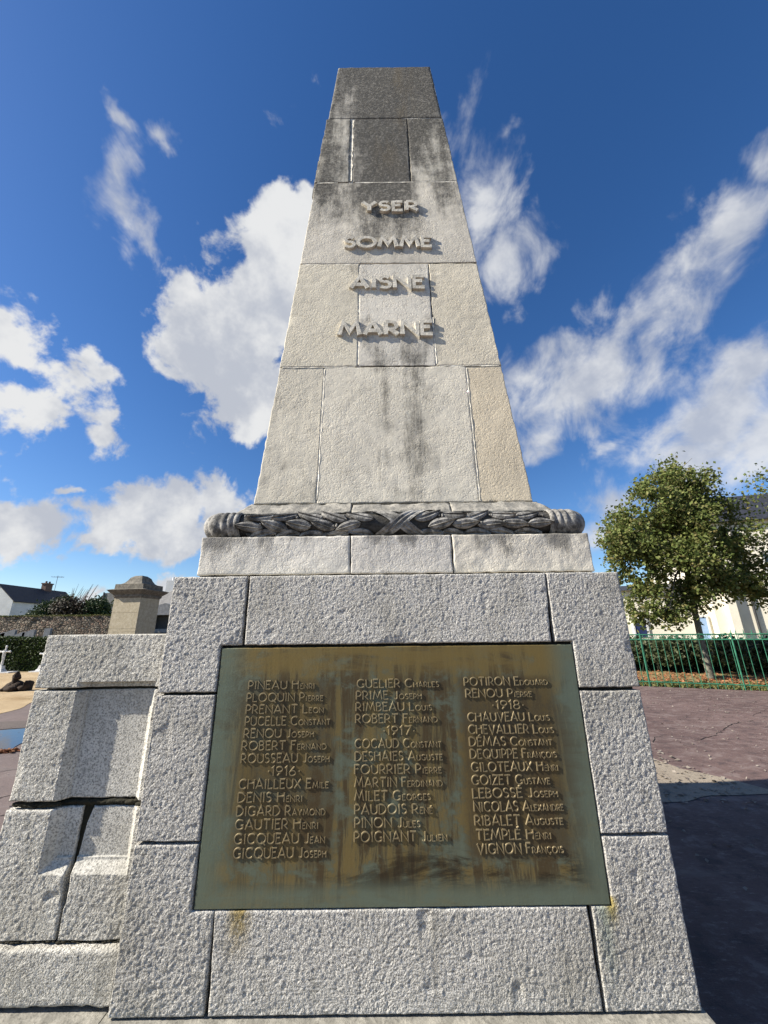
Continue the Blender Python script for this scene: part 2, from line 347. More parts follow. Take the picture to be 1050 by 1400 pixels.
M = dict(
    granite=mat_granite('granite', (0.61, 0.58, 0.52)),
    granite_pier=mat_granite('pier granite', (0.63, 0.60, 0.525), (-1.607, -1.214, 0.44, 1.226)),
    limestone=mat_limestone('limestone'),
    ledge=mat_limestone('ledge limestone', False, (0.76, 0.71, 0.61)),
    carved=mat_lichen_stone('carved lichen stone', (0.085, 0.082, 0.075), (0.40, 0.38, 0.34)),
    letter_stone=plain('letter stone', (0.60, 0.555, 0.46), 0.9, 0.3, 14, 0.004, 60),
    carved_shade=mat_lichen_stone('shade-painted carving ground', (0.035, 0.033, 0.029), (0.085, 0.08, 0.07)),  # ground of the carving: shade between the leaves painted in as a darker colour
    footing=mat_lichen_stone('worn footing stone', (0.20, 0.19, 0.16), (0.34, 0.32, 0.27)),
    plate=mat_lichen_stone('weathered stone', (0.20, 0.19, 0.165), (0.40, 0.37, 0.31)),
    joint=plain('dark joint', (0.03, 0.027, 0.02), 0.95, 0.4, 20, 0.01, 60),
    moss=mat_lichen_stone('dark moss', (0.018, 0.017, 0.009), (0.032, 0.027, 0.015)),
    mortar=plain('pale mortar', (0.62, 0.58, 0.49), 0.9, 0.35, 12, 0.006, 70),
    bronze=mat_bronze('patinated bronze'), bronze_hi=mat_bronze('raised bronze', True),
    asphalt=mat_asphalt('burgundy asphalt'),
    crack=plain('crack', (0.02, 0.015, 0.014), 0.95, 0.3, 10),
    sand=mat_sand('sand', (0.34, 0.25, 0.145), (0.43, 0.33, 0.20), (0.27, 0.195, 0.11)),
    gravel=mat_sand('gravel', (0.24, 0.20, 0.155), (0.31, 0.265, 0.205), (0.15, 0.12, 0.085), 0.85),
    earth=mat_sand('earth', (0.12, 0.11, 0.06), (0.16, 0.15, 0.08), (0.09, 0.09, 0.04)),
    verge=mat_sand('verge', (0.20, 0.17, 0.075), (0.26, 0.20, 0.10), (0.12, 0.13, 0.05)),
    rubble=mat_rubble('rubble stone'),
    white_wall=plain('white render', (0.62, 0.62, 0.60), 0.9, 0.1, 0.8, 0.004, 30),
    cream_wall=plain('cream render', (0.72, 0.67, 0.55), 0.9, 0.08, 0.8, 0.004, 30),
    slate=plain('slate roof', (0.032, 0.033, 0.04), 0.6, 0.35, 5, 0.01, 25),
    slate_pale=plain('pale roof', (0.21, 0.20, 0.185), 0.6, 0.25, 3, 0.01, 25),
    brick=plain('chimney brick', (0.16, 0.10, 0.08), 0.9, 0.35, 6, 0.01, 30),
    glass=plain('window glass', (0.02, 0.028, 0.045), 0.08, 0.2, 2, spec=0.6),
    blue=plain('pale blue paint', (0.30, 0.43, 0.62), 0.5, 0.1, 3),
    navy=plain('navy paint', (0.02, 0.03, 0.09), 0.5, 0.2, 3),
    green=plain('green paint', (0.03, 0.15, 0.085), 0.5, 0.35, 9, spec=0.4),
    damp=mat_sand('damp gravel', (0.125, 0.105, 0.095), (0.16, 0.135, 0.12), (0.09, 0.078, 0.07)),
    pillar=mat_lichen_stone('tan ashlar', (0.37, 0.315, 0.215), (0.47, 0.41, 0.295)),
    cap=mat_lichen_stone('grey cap stone', (0.11, 0.10, 0.08), (0.22, 0.195, 0.155)),
    grave=plain('grave stone', (0.22, 0.22, 0.22), 0.6, 0.25, 6, 0.004, 50),
    cross=plain('white stone', (0.66, 0.65, 0.62), 0.7, 0.2, 14, 0.004, 50),
    dark_rock=plain('dark rock', (0.045, 0.03, 0.02), 0.95, 0.5, 9, 0.03, 20),
    bark=plain('bark', (0.16, 0.15, 0.115), 0.95, 0.35, 9, 0.02, 30),
    twig=plain('twig', (0.09, 0.055, 0.045), 0.95, 0.3, 9),
    dark_metal=plain('dark metal', (0.05, 0.05, 0.05), 0.5, 0.2, 9),
    tree_leaf=mat_leaves('tree leaves', [(0.075, 0.104, 0.026), (0.12, 0.155, 0.04), (0.17, 0.2, 0.055), (0.21, 0.225, 0.07), (0.26, 0.215, 0.09)], 0.33),
    hedge_leaf=mat_leaves('hedge leaves', [(0.022, 0.04, 0.010), (0.04, 0.066, 0.014), (0.075, 0.105, 0.024)], 0.15),
    shrub_leaf=mat_leaves('shrub leaves', [(0.032, 0.045, 0.02), (0.06, 0.078, 0.032), (0.14, 0.14, 0.085)], 0.15),
    bush_leaf=mat_leaves('bush leaves', [(0.024, 0.045, 0.016), (0.04, 0.065, 0.022), (0.06, 0.08, 0.03)], 0.15),
    copper_leaf=mat_leaves('copper bush leaves', [(0.035, 0.028, 0.018), (0.06, 0.04, 0.026), (0.05, 0.05, 0.025)], 0.15),
    litter=mat_leaves('fallen leaves', [(0.20, 0.07, 0.03), (0.30, 0.115, 0.05), (0.36, 0.18, 0.09), (0.22, 0.12, 0.06)], 0.1, 0.8),
    grass=mat_leaves('grass', [(0.08, 0.10, 0.025), (0.14, 0.14, 0.045), (0.2, 0.17, 0.07)], 0.2, 0.7),
    chips=mat_leaves('pale chips', [(0.12, 0.10, 0.085), (0.26, 0.22, 0.18), (0.36, 0.32, 0.27)], 0.1, 0.9),
)
def mat_water():
    m, t, b, g = new_mat('rain water')
    b.inputs['Base Color'].default_value = (0.018, 0.016, 0.015, 1)
    b.inputs['Roughness'].default_value = 0.02; b.inputs['Specular IOR Level'].default_value = 0.9
    bump(t, b, noise(t, g, 6, 2, 0.5).outputs['Fac'], 0.004, 0.15)
    return m
M['water'] = mat_water()

# ------------------------------------------------------------------ mesh helpers
class MB:
    def __init__(s): s.v = []; s.f = []; s.sm = []
    def add(s, verts, faces, smooth=False):
        o = len(s.v); s.v.extend([tuple(map(float, p)) for p in verts])
        s.f.extend([tuple(int(i)+o for i in f) for f in faces]); s.sm.extend([smooth]*len(faces))
        return s
    def box(s, x0, x1, y0, y1, z0, z1):
        return s.add([(x0,y0,z0),(x1,y0,z0),(x1,y1,z0),(x0,y1,z0),(x0,y0,z1),(x1,y0,z1),(x1,y1,z1),(x0,y1,z1)],
                     [(0,3,2,1),(4,5,6,7),(0,1,5,4),(1,2,6,5),(2,3,7,6),(3,0,4,7)])
    def frustum(s, cx, cy, z0, hx0, hy0, z1, hx1, hy1):
        P = [(cx-hx0,cy-hy0,z0),(cx+hx0,cy-hy0,z0),(cx+hx0,cy+hy0,z0),(cx-hx0,cy+hy0,z0),
             (cx-hx1,cy-hy1,z1),(cx+hx1,cy-hy1,z1),(cx+hx1,cy+hy1,z1),(cx-hx1,cy+hy1,z1)]
        return s.add(P, [(0,3,2,1),(4,5,6,7),(0,1,5,4),(1,2,6,5),(2,3,7,6),(3,0,4,7)])
    def obox(s, o, ux, uy, hx, hy, z0, z1):
        """box on a rotated footprint: centre o, unit axes ux, uy"""
        P = []
        for z in (z0, z1):
            for a, b in ((-1,-1),(1,-1),(1,1),(-1,1)):
                P.append((o[0]+ux[0]*a*hx+uy[0]*b*hy, o[1]+ux[1]*a*hx+uy[1]*b*hy, z))
        return s.add(P, [(0,3,2,1),(4,5,6,7),(0,1,5,4),(1,2,6,5),(2,3,7,6),(3,0,4,7)])
    def tube(s, pts, rads, n=8, cap=True, smooth=True):
        pts = [Vector(p) for p in pts]; V = []; F = []
        if not hasattr(rads, '__len__'): rads = [rads]*len(pts)
        for i, p in enumerate(pts):
            d = (pts[min(i+1, len(pts)-1)] - pts[max(i-1, 0)]).normalized()
            a = d.orthogonal().normalized() if i == 0 else (a - d*a.dot(d)).normalized()
            b = d.cross(a)
            for k in range(n):
                t = 2*math.pi*k/n; V.append(p + (a*math.cos(t)+b*math.sin(t))*rads[i])
        for i in range(len(pts)-1):
            for k in range(n):
                F.append((i*n+k, i*n+(k+1)%n, (i+1)*n+(k+1)%n, (i+1)*n+k))
        s.add(V, F, smooth)
        if cap:
            s.add(V[:n], [tuple(range(n))[::-1]]); s.add(V[-n:], [tuple(range(n))])
        return s
    def ring(s, c, r, rt, ax=(0,1,0), n=16, m=6):
        ax = Vector(ax).normalized(); a = ax.orthogonal().normalized(); b = ax.cross(a); c = Vector(c); V = []; F = []
        for i in range(n):
            t = 2*math.pi*i/n; d = a*math.cos(t)+b*math.sin(t)
            for k in range(m):
                q = 2*math.pi*k/m; V.append(c + d*(r+rt*math.cos(q)) + ax*rt*math.sin(q))
        for i in range(n):
            for k in range(m):
                F.append((i*m+k, ((i+1)%n)*m+k, ((i+1)%n)*m+(k+1)%m, i*m+(k+1)%m))
        return s.add(V, F, True)
    def lathe_blob(s, c, rx, ry, rz, seed=0, amp=0.15, n=14, m=9):
        V = []; F = []
        for i in range(m+1):
            ph = math.pi*i/m
            for k in range(n):
                t = 2*math.pi*k/n
                d = np.array([math.sin(ph)*math.cos(t), math.sin(ph)*math.sin(t), math.cos(ph)])
                w = 1+amp*float(fbm3(d[None]*1.7+seed*7.3, 3)[0])*2
                V.append((c[0]+d[0]*rx*w, c[1]+d[1]*ry*w, c[2]+d[2]*rz*w))
        for i in range(m):
            for k in range(n): F.append((i*n+k, (i+1)*n+k, (i+1)*n+(k+1)%n, i*n+(k+1)%n))
        return s.add(V, F, True)

def hash3(i, j, k):
    h = (i*374761393 + j*668265263 + k*2147483647 + 1013904223) & 0xffffffff
    h = ((h ^ (h >> 13)) * 1274126177) & 0xffffffff
    h = ((h ^ (h >> 16)) * 2246822519) & 0xffffffff
    return ((h ^ (h >> 15)) & 0xffffff) / float(0xffffff)
def vnoise3(P):
    P = np.asarray(P, float); I = np.floor(P).astype(np.int64); Fr = P - I; U = Fr*Fr*(3-2*Fr)
    out = 0
    for a in (0, 1):
        for b in (0, 1):
            for c in (0, 1):
                w = (U[..., 0] if a else 1-U[..., 0])*(U[..., 1] if b else 1-U[..., 1])*(U[..., 2] if c else 1-U[..., 2])
                out = out + w*hash3(I[..., 0]+a, I[..., 1]+b, I[..., 2]+c)
    return out*2-1
def fbm3(P, o=3):
    s = 0; a = 0.5
    for i in range(o): s = s + a*vnoise3(np.asarray(P)*(2.03**i)+i*17.17); a *= 0.5
    return s

def obj(name, mb, mat, parent=None, root=None):
    """ONE mesh object. Coordinates are world ones; the root's place is taken off."""
    o0 = Vector(root['base']) if root else Vector((0, 0, 0))
    me = bpy.data.meshes.new(name)
    me.from_pydata([(v[0]-o0[0], v[1]-o0[1], v[2]-o0[2]) for v in mb.v], [], mb.f)
    me.polygons.foreach_set('use_smooth', mb.sm); me.materials.append(mat); me.update()
    o = bpy.data.objects.new(name, me); COL.objects.link(o)
    if parent: o.parent = parent
    elif root: o.parent = root
    return o
def thing(name, label, cat, base=(0, 0, 0), group=None):
    o = bpy.data.objects.new(name, None); COL.objects.link(o); o.location = base; o.empty_display_size = 0.2
    o['label'] = label; o['category'] = cat; o['base'] = base
    if group: o['group'] = group
    return o
def tag(o, label, cat, group=None, kind=None):
    o['label'] = label
    if cat: o['category'] = cat
    if group: o['group'] = group
    if kind: o['kind'] = kind
    return o
def struct(name, mb, mat):
    o = obj(name, mb, mat); o['kind'] = 'structure'; o['label'] = name.replace('_', ' '); return o

def block(name, mat, parent, Lf, Rf, z0, z1, Yf, Yb, step, amps, r=0.012, notch=None, hf=None, seed=0, jit=0.003, color=None, xs_extra=(), zs_extra=(), root=None, skew=0.0):
    """a dressed stone: rough front, worn edges, sides running back to Yb"""
    Lf = Lf if callable(Lf) else (lambda z, c=Lf: c + 0*z); Rf = Rf if callable(Rf) else (lambda z, c=Rf: c + 0*z)
    wid = float(Rf(np.array((z0+z1)/2))-Lf(np.array((z0+z1)/2)))
    def axis(a, b, extra, L):
        n = max(2, int(abs(L)/step)); e = [a + (b-a)*f for f in (0.0025/L, 0.006/L, 0.012/L)]; e2 = [b-(b-a)*f for f in (0.0025/L, 0.006/L, 0.012/L)]
        v = np.unique(np.round(np.concatenate([np.linspace(a, b, n+1), e, e2, extra]), 6))
        keep = [v[0]]
        ex = set(np.round([a, b, *extra, *e, *e2], 6))
        for q in v[1:]:
            if (q-keep[-1])*(L/abs(b-a)) < 0.0018 and q not in ex: continue
            keep.append(q)
        return np.array(keep)
    l0 = float(Lf(np.array(z0))); w0 = float(Rf(np.array(z0)))-l0
    sx = [(x-l0)/w0 for x in xs_extra]; zz = list(zs_extra)
    if notch: sx += [(notch[0]-l0)/w0, (notch[1]-l0)/w0]; zz += [notch[2], notch[3]]
    sx = [q for q in sx if 0 < q < 1]; zz = [q for q in zz if z0 < q < z1]
    s = axis(0.0, 1.0, sx, wid); z = axis(z0, z1, zz, z1-z0)
    SS, ZZ = np.meshgrid(s, z)
    X = Lf(ZZ)+(Rf(ZZ)-Lf(ZZ))*SS; Z = ZZ.copy()
    nz, ns = X.shape
    mask = np.ones((nz-1, ns-1), bool)
    if notch:
        cxm = (X[:-1, :-1]+X[1:, 1:])/2; czm = (Z[:-1, :-1]+Z[1:, 1:])/2
        mask &= ~((cxm > notch[0]) & (cxm < notch[1]) & (czm > notch[2]) & (czm < notch[3]))
    idx = np.arange(nz*ns).reshape(nz, ns)
    quads = np.stack([idx[:-1, :-1], idx[:-1, 1:], idx[1:, 1:], idx[1:, :-1]], -1)[mask]
    E = {}
    for q in quads:
        for a, b in ((q[0], q[1]), (q[1], q[2]), (q[2], q[3]), (q[3], q[0])):
            if (b, a) in E: del E[(b, a)]
            else: E[(a, b)] = 1
    be = np.array(list(E.keys()))
    Xf, Zf = X.ravel().copy(), Z.ravel().copy()
    A = np.stack([Xf[be[:, 0]], Zf[be[:, 0]]], -1); B = np.stack([Xf[be[:, 1]], Zf[be[:, 1]]], -1)
    P = np.stack([Xf, Zf], -1)
    D = np.full(len(P), 9.0)
    for i in range(0, len(P), 4000):
        p = P[i:i+4000, None, :]; ab = B-A
        t = np.clip(((p-A)*ab).sum(-1)/np.maximum((ab*ab).sum(-1), 1e-12), 0, 1)
        D[i:i+4000] = np.sqrt((((A+ab*t[..., None])-p)**2).sum(-1)).min(1)
    Q = np.stack([Xf, Zf, np.full_like(Xf, seed*3.17)], -1)
    rr = r*(1+0.5*fbm3(Q*[9, 9, 1], 3)*2)+0.001
    q = np.clip(1-D/rr, 0, 1); pull = rr*(1-np.sqrt(np.maximum(0, 1-q*q)))
    disp = np.zeros_like(Xf)
    for (cell, amp) in amps:
        k = 1/cell
        n = vnoise3(Q*[k, k, 1]+[Zf.mean()*0+cell*31, seed*1.3, seed])
        disp += amp*n
    if amps[0][1] > 0.002:                                   # a few knocks in the rough granite
        disp = disp - np.clip(vnoise3(Q*[11, 11, 1]+[3, 8, seed*2.1])-0.72, 0, 1)*0.022
    fade = np.clip(D/(r*1.2), 0.25, 1)
    chip = np.clip(fbm3(Q*[5, 5, 1]+[7, 3, 0], 3)*2-0.55, 0, 1)*np.clip(1-D/0.04, 0, 1)*0.010
    if hf is not None:
        H_ = hf(Xf, Zf); disp = disp*np.where(H_ > 0.001, 0.22, 1.0)
    Y = Yf(Zf)+pull-disp*fade+chip
    if hf is not None: Y = Y + H_
    wj = np.clip(1-D/0.03, 0, 1)*jit
    Xj = Xf+wj*fbm3(Q*[22, 22, 1]+[0, 0, 9], 3)*2; Zj = Zf+wj*fbm3(Q*[22, 22, 1]+[0, 0, 19], 3)*2
    used = np.unique(quads); remap = -np.ones(len(Xf), int); remap[used] = np.arange(len(used))
    mb = MB()
    mb.add(np.stack([Xj, Y, Zj], -1)[used], remap[quads], True)
    # sides
    bv = np.unique(be); rm = {int(v): i for i, v in enumerate(bv)}
    n = len(bv); F3 = np.stack([Xj, Y, Zj], -1)[bv]; Bk = np.stack([Xj[bv], Yb(Zf[bv]), Zj[bv]], -1)
    mb.add(np.concatenate([F3, Bk]), [(rm[int(b)], rm[int(a)], rm[int(a)]+n, rm[int(b)]+n) for a, b in be])
    o = obj(name, mb, mat, parent, root)
    if color: o.color = (*color, 1)
    return o

# ------------------------------------------------------------------ stroke lettering
def arc(cx, cy, rx, ry, a0, a1, n=10):
    return [(cx+rx*math.cos(R(a0+(a1-a0)*i/n)), cy+ry*math.sin(R(a0+(a1-a0)*i/n))) for i in range(n+1)]
G = {
 'A': (.74, [[(0,0),(.37,1),(.74,0)], [(.11,.3),(.63,.3)]]),
 'B': (.5, [[(0,0),(0,1)], [(0,1),(.2,1)]+arc(.2,.78,.23,.22,80,-90,6)+[(0,.56)], [(.1,.56),(.22,.56)]+arc(.22,.28,.27,.28,80,-90,7)+[(0,0)]]),
 'C': (.72, [arc(.42,.5,.42,.5,52,308,14)]),
 'D': (.68, [[(0,0),(0,1)], [(0,1),(.18,1)]+arc(.18,.5,.5,.5,80,-80,10)+[(.18,0),(0,0)]]),
 'E': (.46, [[(.46,1),(0,1),(0,0),(.46,0)], [(0,.58),(.36,.58)]]),
 'F': (.44, [[(.44,1),(0,1),(0,0)], [(0,.58),(.34,.58)]]),
 'G': (.76, [arc(.42,.5,.42,.5,52,305,14)+[(.7,.1),(.74,.4)], [(.74,.4),(.5,.4)]]),
 'H': (.62, [[(0,0),(0,1)], [(.62,0),(.62,1)], [(0,.6),(.62,.6)]]),
 'I': (.14, [[(.07,0),(.07,1)]]),
 'J': (.34, [[(.32,1),(.32,.2)]+arc(.16,.2,.16,.2,-10,-150,6)]),
 'L': (.44, [[(0,1),(0,0),(.44,0)]]),
 'M': (.9, [[(0,0),(.16,1),(.45,.25),(.74,1),(.9,0)]]),
 'N': (.66, [[(0,0),(0,1),(.66,0),(.66,1)]]),
 'O': (.86, [arc(.43,.5,.43,.5,0,360,20)]),
 'P': (.48, [[(0,0),(0,1)], [(0,1),(.2,1)]+arc(.2,.7,.28,.3,80,-90,8)+[(0,.4)]]),
 'Q': (.86, [arc(.43,.5,.43,.5,0,360,20), [(.46,.25),(.84,-.14)]]),
 'R': (.54, [[(0,0),(0,1)], [(0,1),(.2,1)]+arc(.2,.7,.28,.3,80,-90,8)+[(0,.4)], [(.2,.4),(.54,0)]]),
 'S': (.46, [arc(.23,.76,.21,.24,35,262,8)+arc(.23,.27,.23,.27,80,-145,9)]),
 'T': (.62, [[(0,1),(.62,1)], [(.31,1),(.31,0)]]),
 'U': (.62, [[(0,1),(0,.3)]+arc(.31,.3,.31,.3,190,350,9)+[(.62,.3),(.62,1)]]),
 'V': (.7, [[(0,1),(.35,0),(.7,1)]]),
 'X': (.64, [[(0,0),(.64,1)], [(0,1),(.64,0)]]),
 'Y': (.66, [[(0,1),(.33,.5),(.66,1)], [(.33,.5),(.33,0)]]),
 'Z': (.56, [[(0,1),(.56,1),(0,0),(.56,0)]]),
 '1': (.16, [[(0,.82),(.13,1),(.13,0)]]),
 '6': (.5, [[(.4,1),(.06,.45)], arc(.25,.28,.25,.28,0,360,14)]),
 '7': (.5, [[(0,1),(.5,1),(.18,0)]]),
 '8': (.48, [arc(.24,.76,.2,.24,0,360,12), arc(.24,.27,.24,.27,0,360,14)]),
 '9': (.5, [arc(.25,.72,.25,.28,0,360,14), [(.44,.55),(.1,0)]]),
 '\u00b7': (.14, [[(.02,.45),(.12,.45)]]), ' ': (.34, []),
}
G['\u00c9'] = (G['E'][0], G['E'][1]+[[(.14,1.14),(.36,1.34)]])
G['\u00c7'] = (G['C'][0], G['C'][1]+[[(.42,0),(.46,-.18),(.34,-.24)]])

def ribbon(mb, pts, w, t, tw, fmap, flare=0.0, lift=0.0):
    closed = len(pts) > 3 and abs(pts[0][0]-pts[-1][0]) < 1e-6 and abs(pts[0][1]-pts[-1][1]) < 1e-6
    P = [np.array(p) for p in (pts[:-1] if closed else pts)]; n = len(P); V = []
    for i in range(n):
        a = P[i-1] if (i > 0 or closed) else None; b = P[(i+1) % n] if (i < n-1 or closed) else None
        d1 = (P[i]-a)/np.linalg.norm(P[i]-a) if a is not None else None
        d2 = (b-P[i])/np.linalg.norm(b-P[i]) if b is not None else None
        if d1 is None: d1 = d2
        if d2 is None: d2 = d1
        n1 = np.array([-d1[1], d1[0]]); n2 = np.array([-d2[1], d2[0]])
        m = n1+n2; L = np.linalg.norm(m); m = m/L if L > 1e-6 else n1
        k = 1/max(0.42, float(m@n1))
        ww = w*(1+flare*(1 if (not closed and i in (0, n-1)) else 0))/2
        for q, dep in ((k, -0.001), (k*tw, t+lift), (-k*tw, t+lift), (-k, -0.001)):
            p = P[i]+m*q*ww; V.append(fmap(p[0], p[1], dep))
    F = []
    for i in range(n if closed else n-1):
        a = i*4; b = ((i+1) % n)*4
        for k in range(3): F.append((a+k, a+k+1, b+k+1, b+k))
    if not closed: F.append((0, 3, 2, 1)); F.append(((n-1)*4, (n-1)*4+1, (n-1)*4+2, (n-1)*4+3))
    mb.add(V, F)

def lettering(mb, text, x0, x1, z0, h, w, t, fmap, smallcaps=True, flare=0.0, tw=0.6, gap=0.2, word=None):
    items = []; x = 0.0
    wi = 0
    for ch in text:
        if ch == ' ': x += 0.42; wi += 1; continue
        sm = smallcaps and ch.islower(); up = ch.upper() if ch != '\u00b7' else ch
        gw, st = G[up]; sc = 0.6 if sm else 1.0
        items.append((x, sc, st if word in (None, wi) else [])); x += gw*sc + (gap*0.75 if sm else gap)
    total = x-gap*0.8; kx = (x1-x0)/total
    n = 0
    for (px, sc, st) in items:
        for s in st:
            pts = [(x0+(px+a*sc)*kx, z0+b*sc*h) for a, b in s]
            n += 1
            ribbon(mb, pts, w*(0.8 if sc < 1 else 1.0), t*(0.85 if sc < 1 else 1.0), tw, fmap, flare, (n % 4)*0.0004)

# ------------------------------------------------------------------ foliage
def leaf_mesh(C, size, seed, up=0.3, jitter=0.35, N=None):
    rng = np.random.default_rng(seed); C = np.asarray(C); n = len(C)
    nr = rng.normal(size=(n, 3)); nr[:, 2] += up
    if N is not None: nr = nr*0.8+N
    nr /= np.linalg.norm(nr, axis=1)[:, None]
    a = rng.normal(size=(n, 3)); a -= (a*nr).sum(1)[:, None]*nr; a /= np.linalg.norm(a, axis=1)[:, None]
    b = np.cross(nr, a); s = size*(1+jitter*rng.uniform(-1, 1, n))[:, None]
    V = np.stack([C-a*s*0.5, C-a*s*0.05+b*s*0.36+nr*s*0.07, C+a*s*0.5-nr*s*0.08, C-a*s*0.05-b*s*0.36+nr*s*0.07], 1).reshape(-1, 3)
    mb = MB(); mb.add(V, np.arange(4*n).reshape(n, 4)); return mb
def clump_points(centres, radii, per, seed, shell=0.55):
    rng = np.random.default_rng(seed); out = []
    for c, r, k in zip(centres, radii, per):
        d = rng.normal(size=(int(k), 3)); d /= np.linalg.norm(d, axis=1)[:, None]
        rad = shell+(1-shell)*rng.uniform(0, 1, int(k))**0.8
        out.append(np.array(c)+d*rad[:, None]*np.array(r))
    return np.concatenate(out)

GZ = -0.16                     # the ground lies a step below the monument's footing
rnd = random.Random(4)

# ================================================================== SETTING
mb = MB(); mb.add([(-700,-700,GZ-0.012),(700,-700,GZ-0.012),(700,700,GZ-0.012),(-700,700,GZ-0.012)], [(0,1,2,3)])
struct('ground', mb, M['earth'])

def sheet(poly, z, mb=None):
    mb = mb or MB(); mb.add([(x, y, z) for x, y in poly], [tuple(range(len(poly)))]); return mb
road = [(-60,-30),(40,-30),(40,-4.4),(24,2.75),(14,7.35),(10.12,9.16),(9.0,9.97),(7.5,10.40),(4,12.4),(0,15),(-6,17),(-12.2,16.6),(-8.97,8.59),(-8.38,7.13),(-8.5,5.6),(-12,2.6),(-22,-2),(-60,-12)]
def wobble(poly, n, amp, seed, sc=1.3):
    out = []
    for i in range(len(poly)):
        a = np.array(poly[i]); b = np.array(poly[(i+1) % len(poly)])
        L = np.linalg.norm(b-a); k = max(1, min(60, int(L/n)))
        for j in range(k):
            p = a+(b-a)*j/k
            out.append((p[0]+amp*float(vnoise3(np.array([p[0]*sc, p[1]*sc, seed]))), p[1]+amp*float(vnoise3(np.array([p[0]*sc, p[1]*sc, seed+9])))))
    return out
struct('asphalt', sheet(wobble(road, 0.3, 0.05, 1), GZ), M['asphalt'])
sand = [(-60,-12),(-22,-2),(-12,2.6),(-8.5,5.6),(-8.38,7.13),(-8.97,8.59),(-12.2,16.6),(-13,17.4),(-60,17.4)]
struct('sand_lot', sheet(wobble(sand, 0.3, 0.14, 1.5), GZ+0.006), M['sand'])
apron = [(-3.0,-1.6),(0.9,-1.9),(1.25,-1.0),(1.25,1.5),(2.2,2.36),(3.2,2.46),(3.95,2.55),(3.70,2.93),(3.46,3.28),(3.44,3.72),(2.8,4.7),(1.0,5.3),(-1.5,5.0),(-2.6,3.6),(-3.0,1.2)]
struct('gravel_apron', sheet(wobble(apron, 0.12, 0.05, 3, 2.5), GZ+0.005), M['gravel'])
# strip behind the railing, and the rain puddle with its damp rim
FD = np.array([0.906, -0.423]); FN = np.array([0.423, 0.906]); FO = np.array([7.46, 10.33])
def fp(s, d): return tuple(FO+FD*s+FN*d)
struct('grass_verge', sheet([fp(-12,-0.02), fp(40,-0.02), fp(40,12), fp(-12,12)], GZ-0.004), M['verge'])
pud = [(-6.95,5.62),(-6.55,5.78),(-6.2,5.55),(-5.85,5.0),(-5.66,4.62),(-5.6,4.36),(-5.78,4.3),(-6.05,4.36),(-6.6,4.2),(-7.5,4.3),(-8.1,4.9),(-7.7,5.4)]
struct('puddle', sheet(wobble(pud, 0.12, 0.05, 6, 3), GZ+0.008), M['water'])
band = [(-6.4,6.35),(-7.1,6.42),(-7.7,6.35),(-8.3,6.2),(-8.2,5.6),(-7.6,5.6),(-6.95,5.72),(-6.5,5.86),(-6.2,5.9)]
struct('kerb_strip', sheet(wobble(band, 0.15, 0.04, 8, 3), GZ+0.009), M['damp'])

def crack(mb, pts, w, seed):
    r = random.Random(seed); P = []
    for (a, b) in zip(pts[:-1], pts[1:]):
        L = math.dist(a, b); k = max(1, int(L/0.09))
        for j in range(k):
            t = j/k; P.append((a[0]+(b[0]-a[0])*t+r.uniform(-.022,.022), a[1]+(b[1]-a[1])*t+r.uniform(-.022,.022)))
    P.append(pts[-1])
    for a, b in zip(P[:-1], P[1:]):
        d = Vector((b[0]-a[0], b[1]-a[1])).normalized(); n = Vector((-d.y, d.x)); w1 = w*r.uniform(.2, .8)
        mb.add([(a[0]+n.x*w1,a[1]+n.y*w1,GZ+0.004),(a[0]-n.x*w1,a[1]-n.y*w1,GZ+0.004),(b[0]-n.x*w1,b[1]-n.y*w1,GZ+0.004),(b[0]+n.x*w1,b[1]+n.y*w1,GZ+0.004)], [(0,1,2,3)])
mb = MB()
crack(mb, [(4.59,4.49),(5.2,4.85),(6.0,5.51),(6.6,5.75)], 0.011, 1); crack(mb, [(3.88,4.4),(4.1,4.7),(4.39,4.84)], 0.009, 2)
crack(mb, [(-5.6,3.2),(-4.86,3.46),(-4.2,4.05)], 0.009, 3); crack(mb, [(-4.7,2.5),(-4.1,2.67),(-3.5,3.1)], 0.012, 4); crack(mb, [(-4.2,2.1),(-3.71,2.26),(-3.2,2.5)], 0.01, 5)
crack(mb, [(6.9,6.1),(8.0,6.9),(9.2,7.6)], 0.006, 6)
struct('asphalt_cracks', mb, M['crack'])

# ================================================================== THE MONUMENT
mon = thing('war_memorial', 'tall tapering stone obelisk on a granite plinth with a bronze plaque of names', 'monument', (0, 1.17, GZ))
HW, ZB, ZT, YBK, YC = 1.171, 0.012, 1.739, 2.342, 1.171
mb = MB(); mb.box(-1.195, 1.187, -0.115, 2.36, GZ, 0.004); mb.box(-2.1, -1.197, -0.09, 1.75, GZ, 0.006)
obj('footing', mb, M['footing'], None, mon)
mb = MB(); mb.box(-HW+0.02, HW-0.02, 0.03, YBK-0.02, 0.0, ZT-0.018)
core = obj('plinth', mb, M['joint'], None, mon)
PA = [(0.0068, 0.00215), (0.018, 0.0007), (0.5, 0.002)]
g = 0.0048
PX0, PX1, PZ0, PZ1 = -0.886, 0.876, 0.340, 1.394      # the opening left for the plaque
flat = lambda z: 0*z
back = lambda z: 0*z+YBK
def gb(L, Rr, z0, z1, seed, notch=None, **k):
    block('granite_block', M['granite'], core, L, Rr, z0, z1, flat, back, 0.0052, PA, 0.005, notch, None, seed, 0.002, None, root=mon, **k)
far = 0.5
jl = lambda z: -0.776+0*z-(z-1.57)*0.012
jr = lambda z: 0.785+(z-1.57)*0.045
bl = lambda z: -0.788-(z-0.17)*0.043
br = lambda z: 0.784-(z-0.17)*0.02
def L_of(f, off): return lambda z: f(z)+off
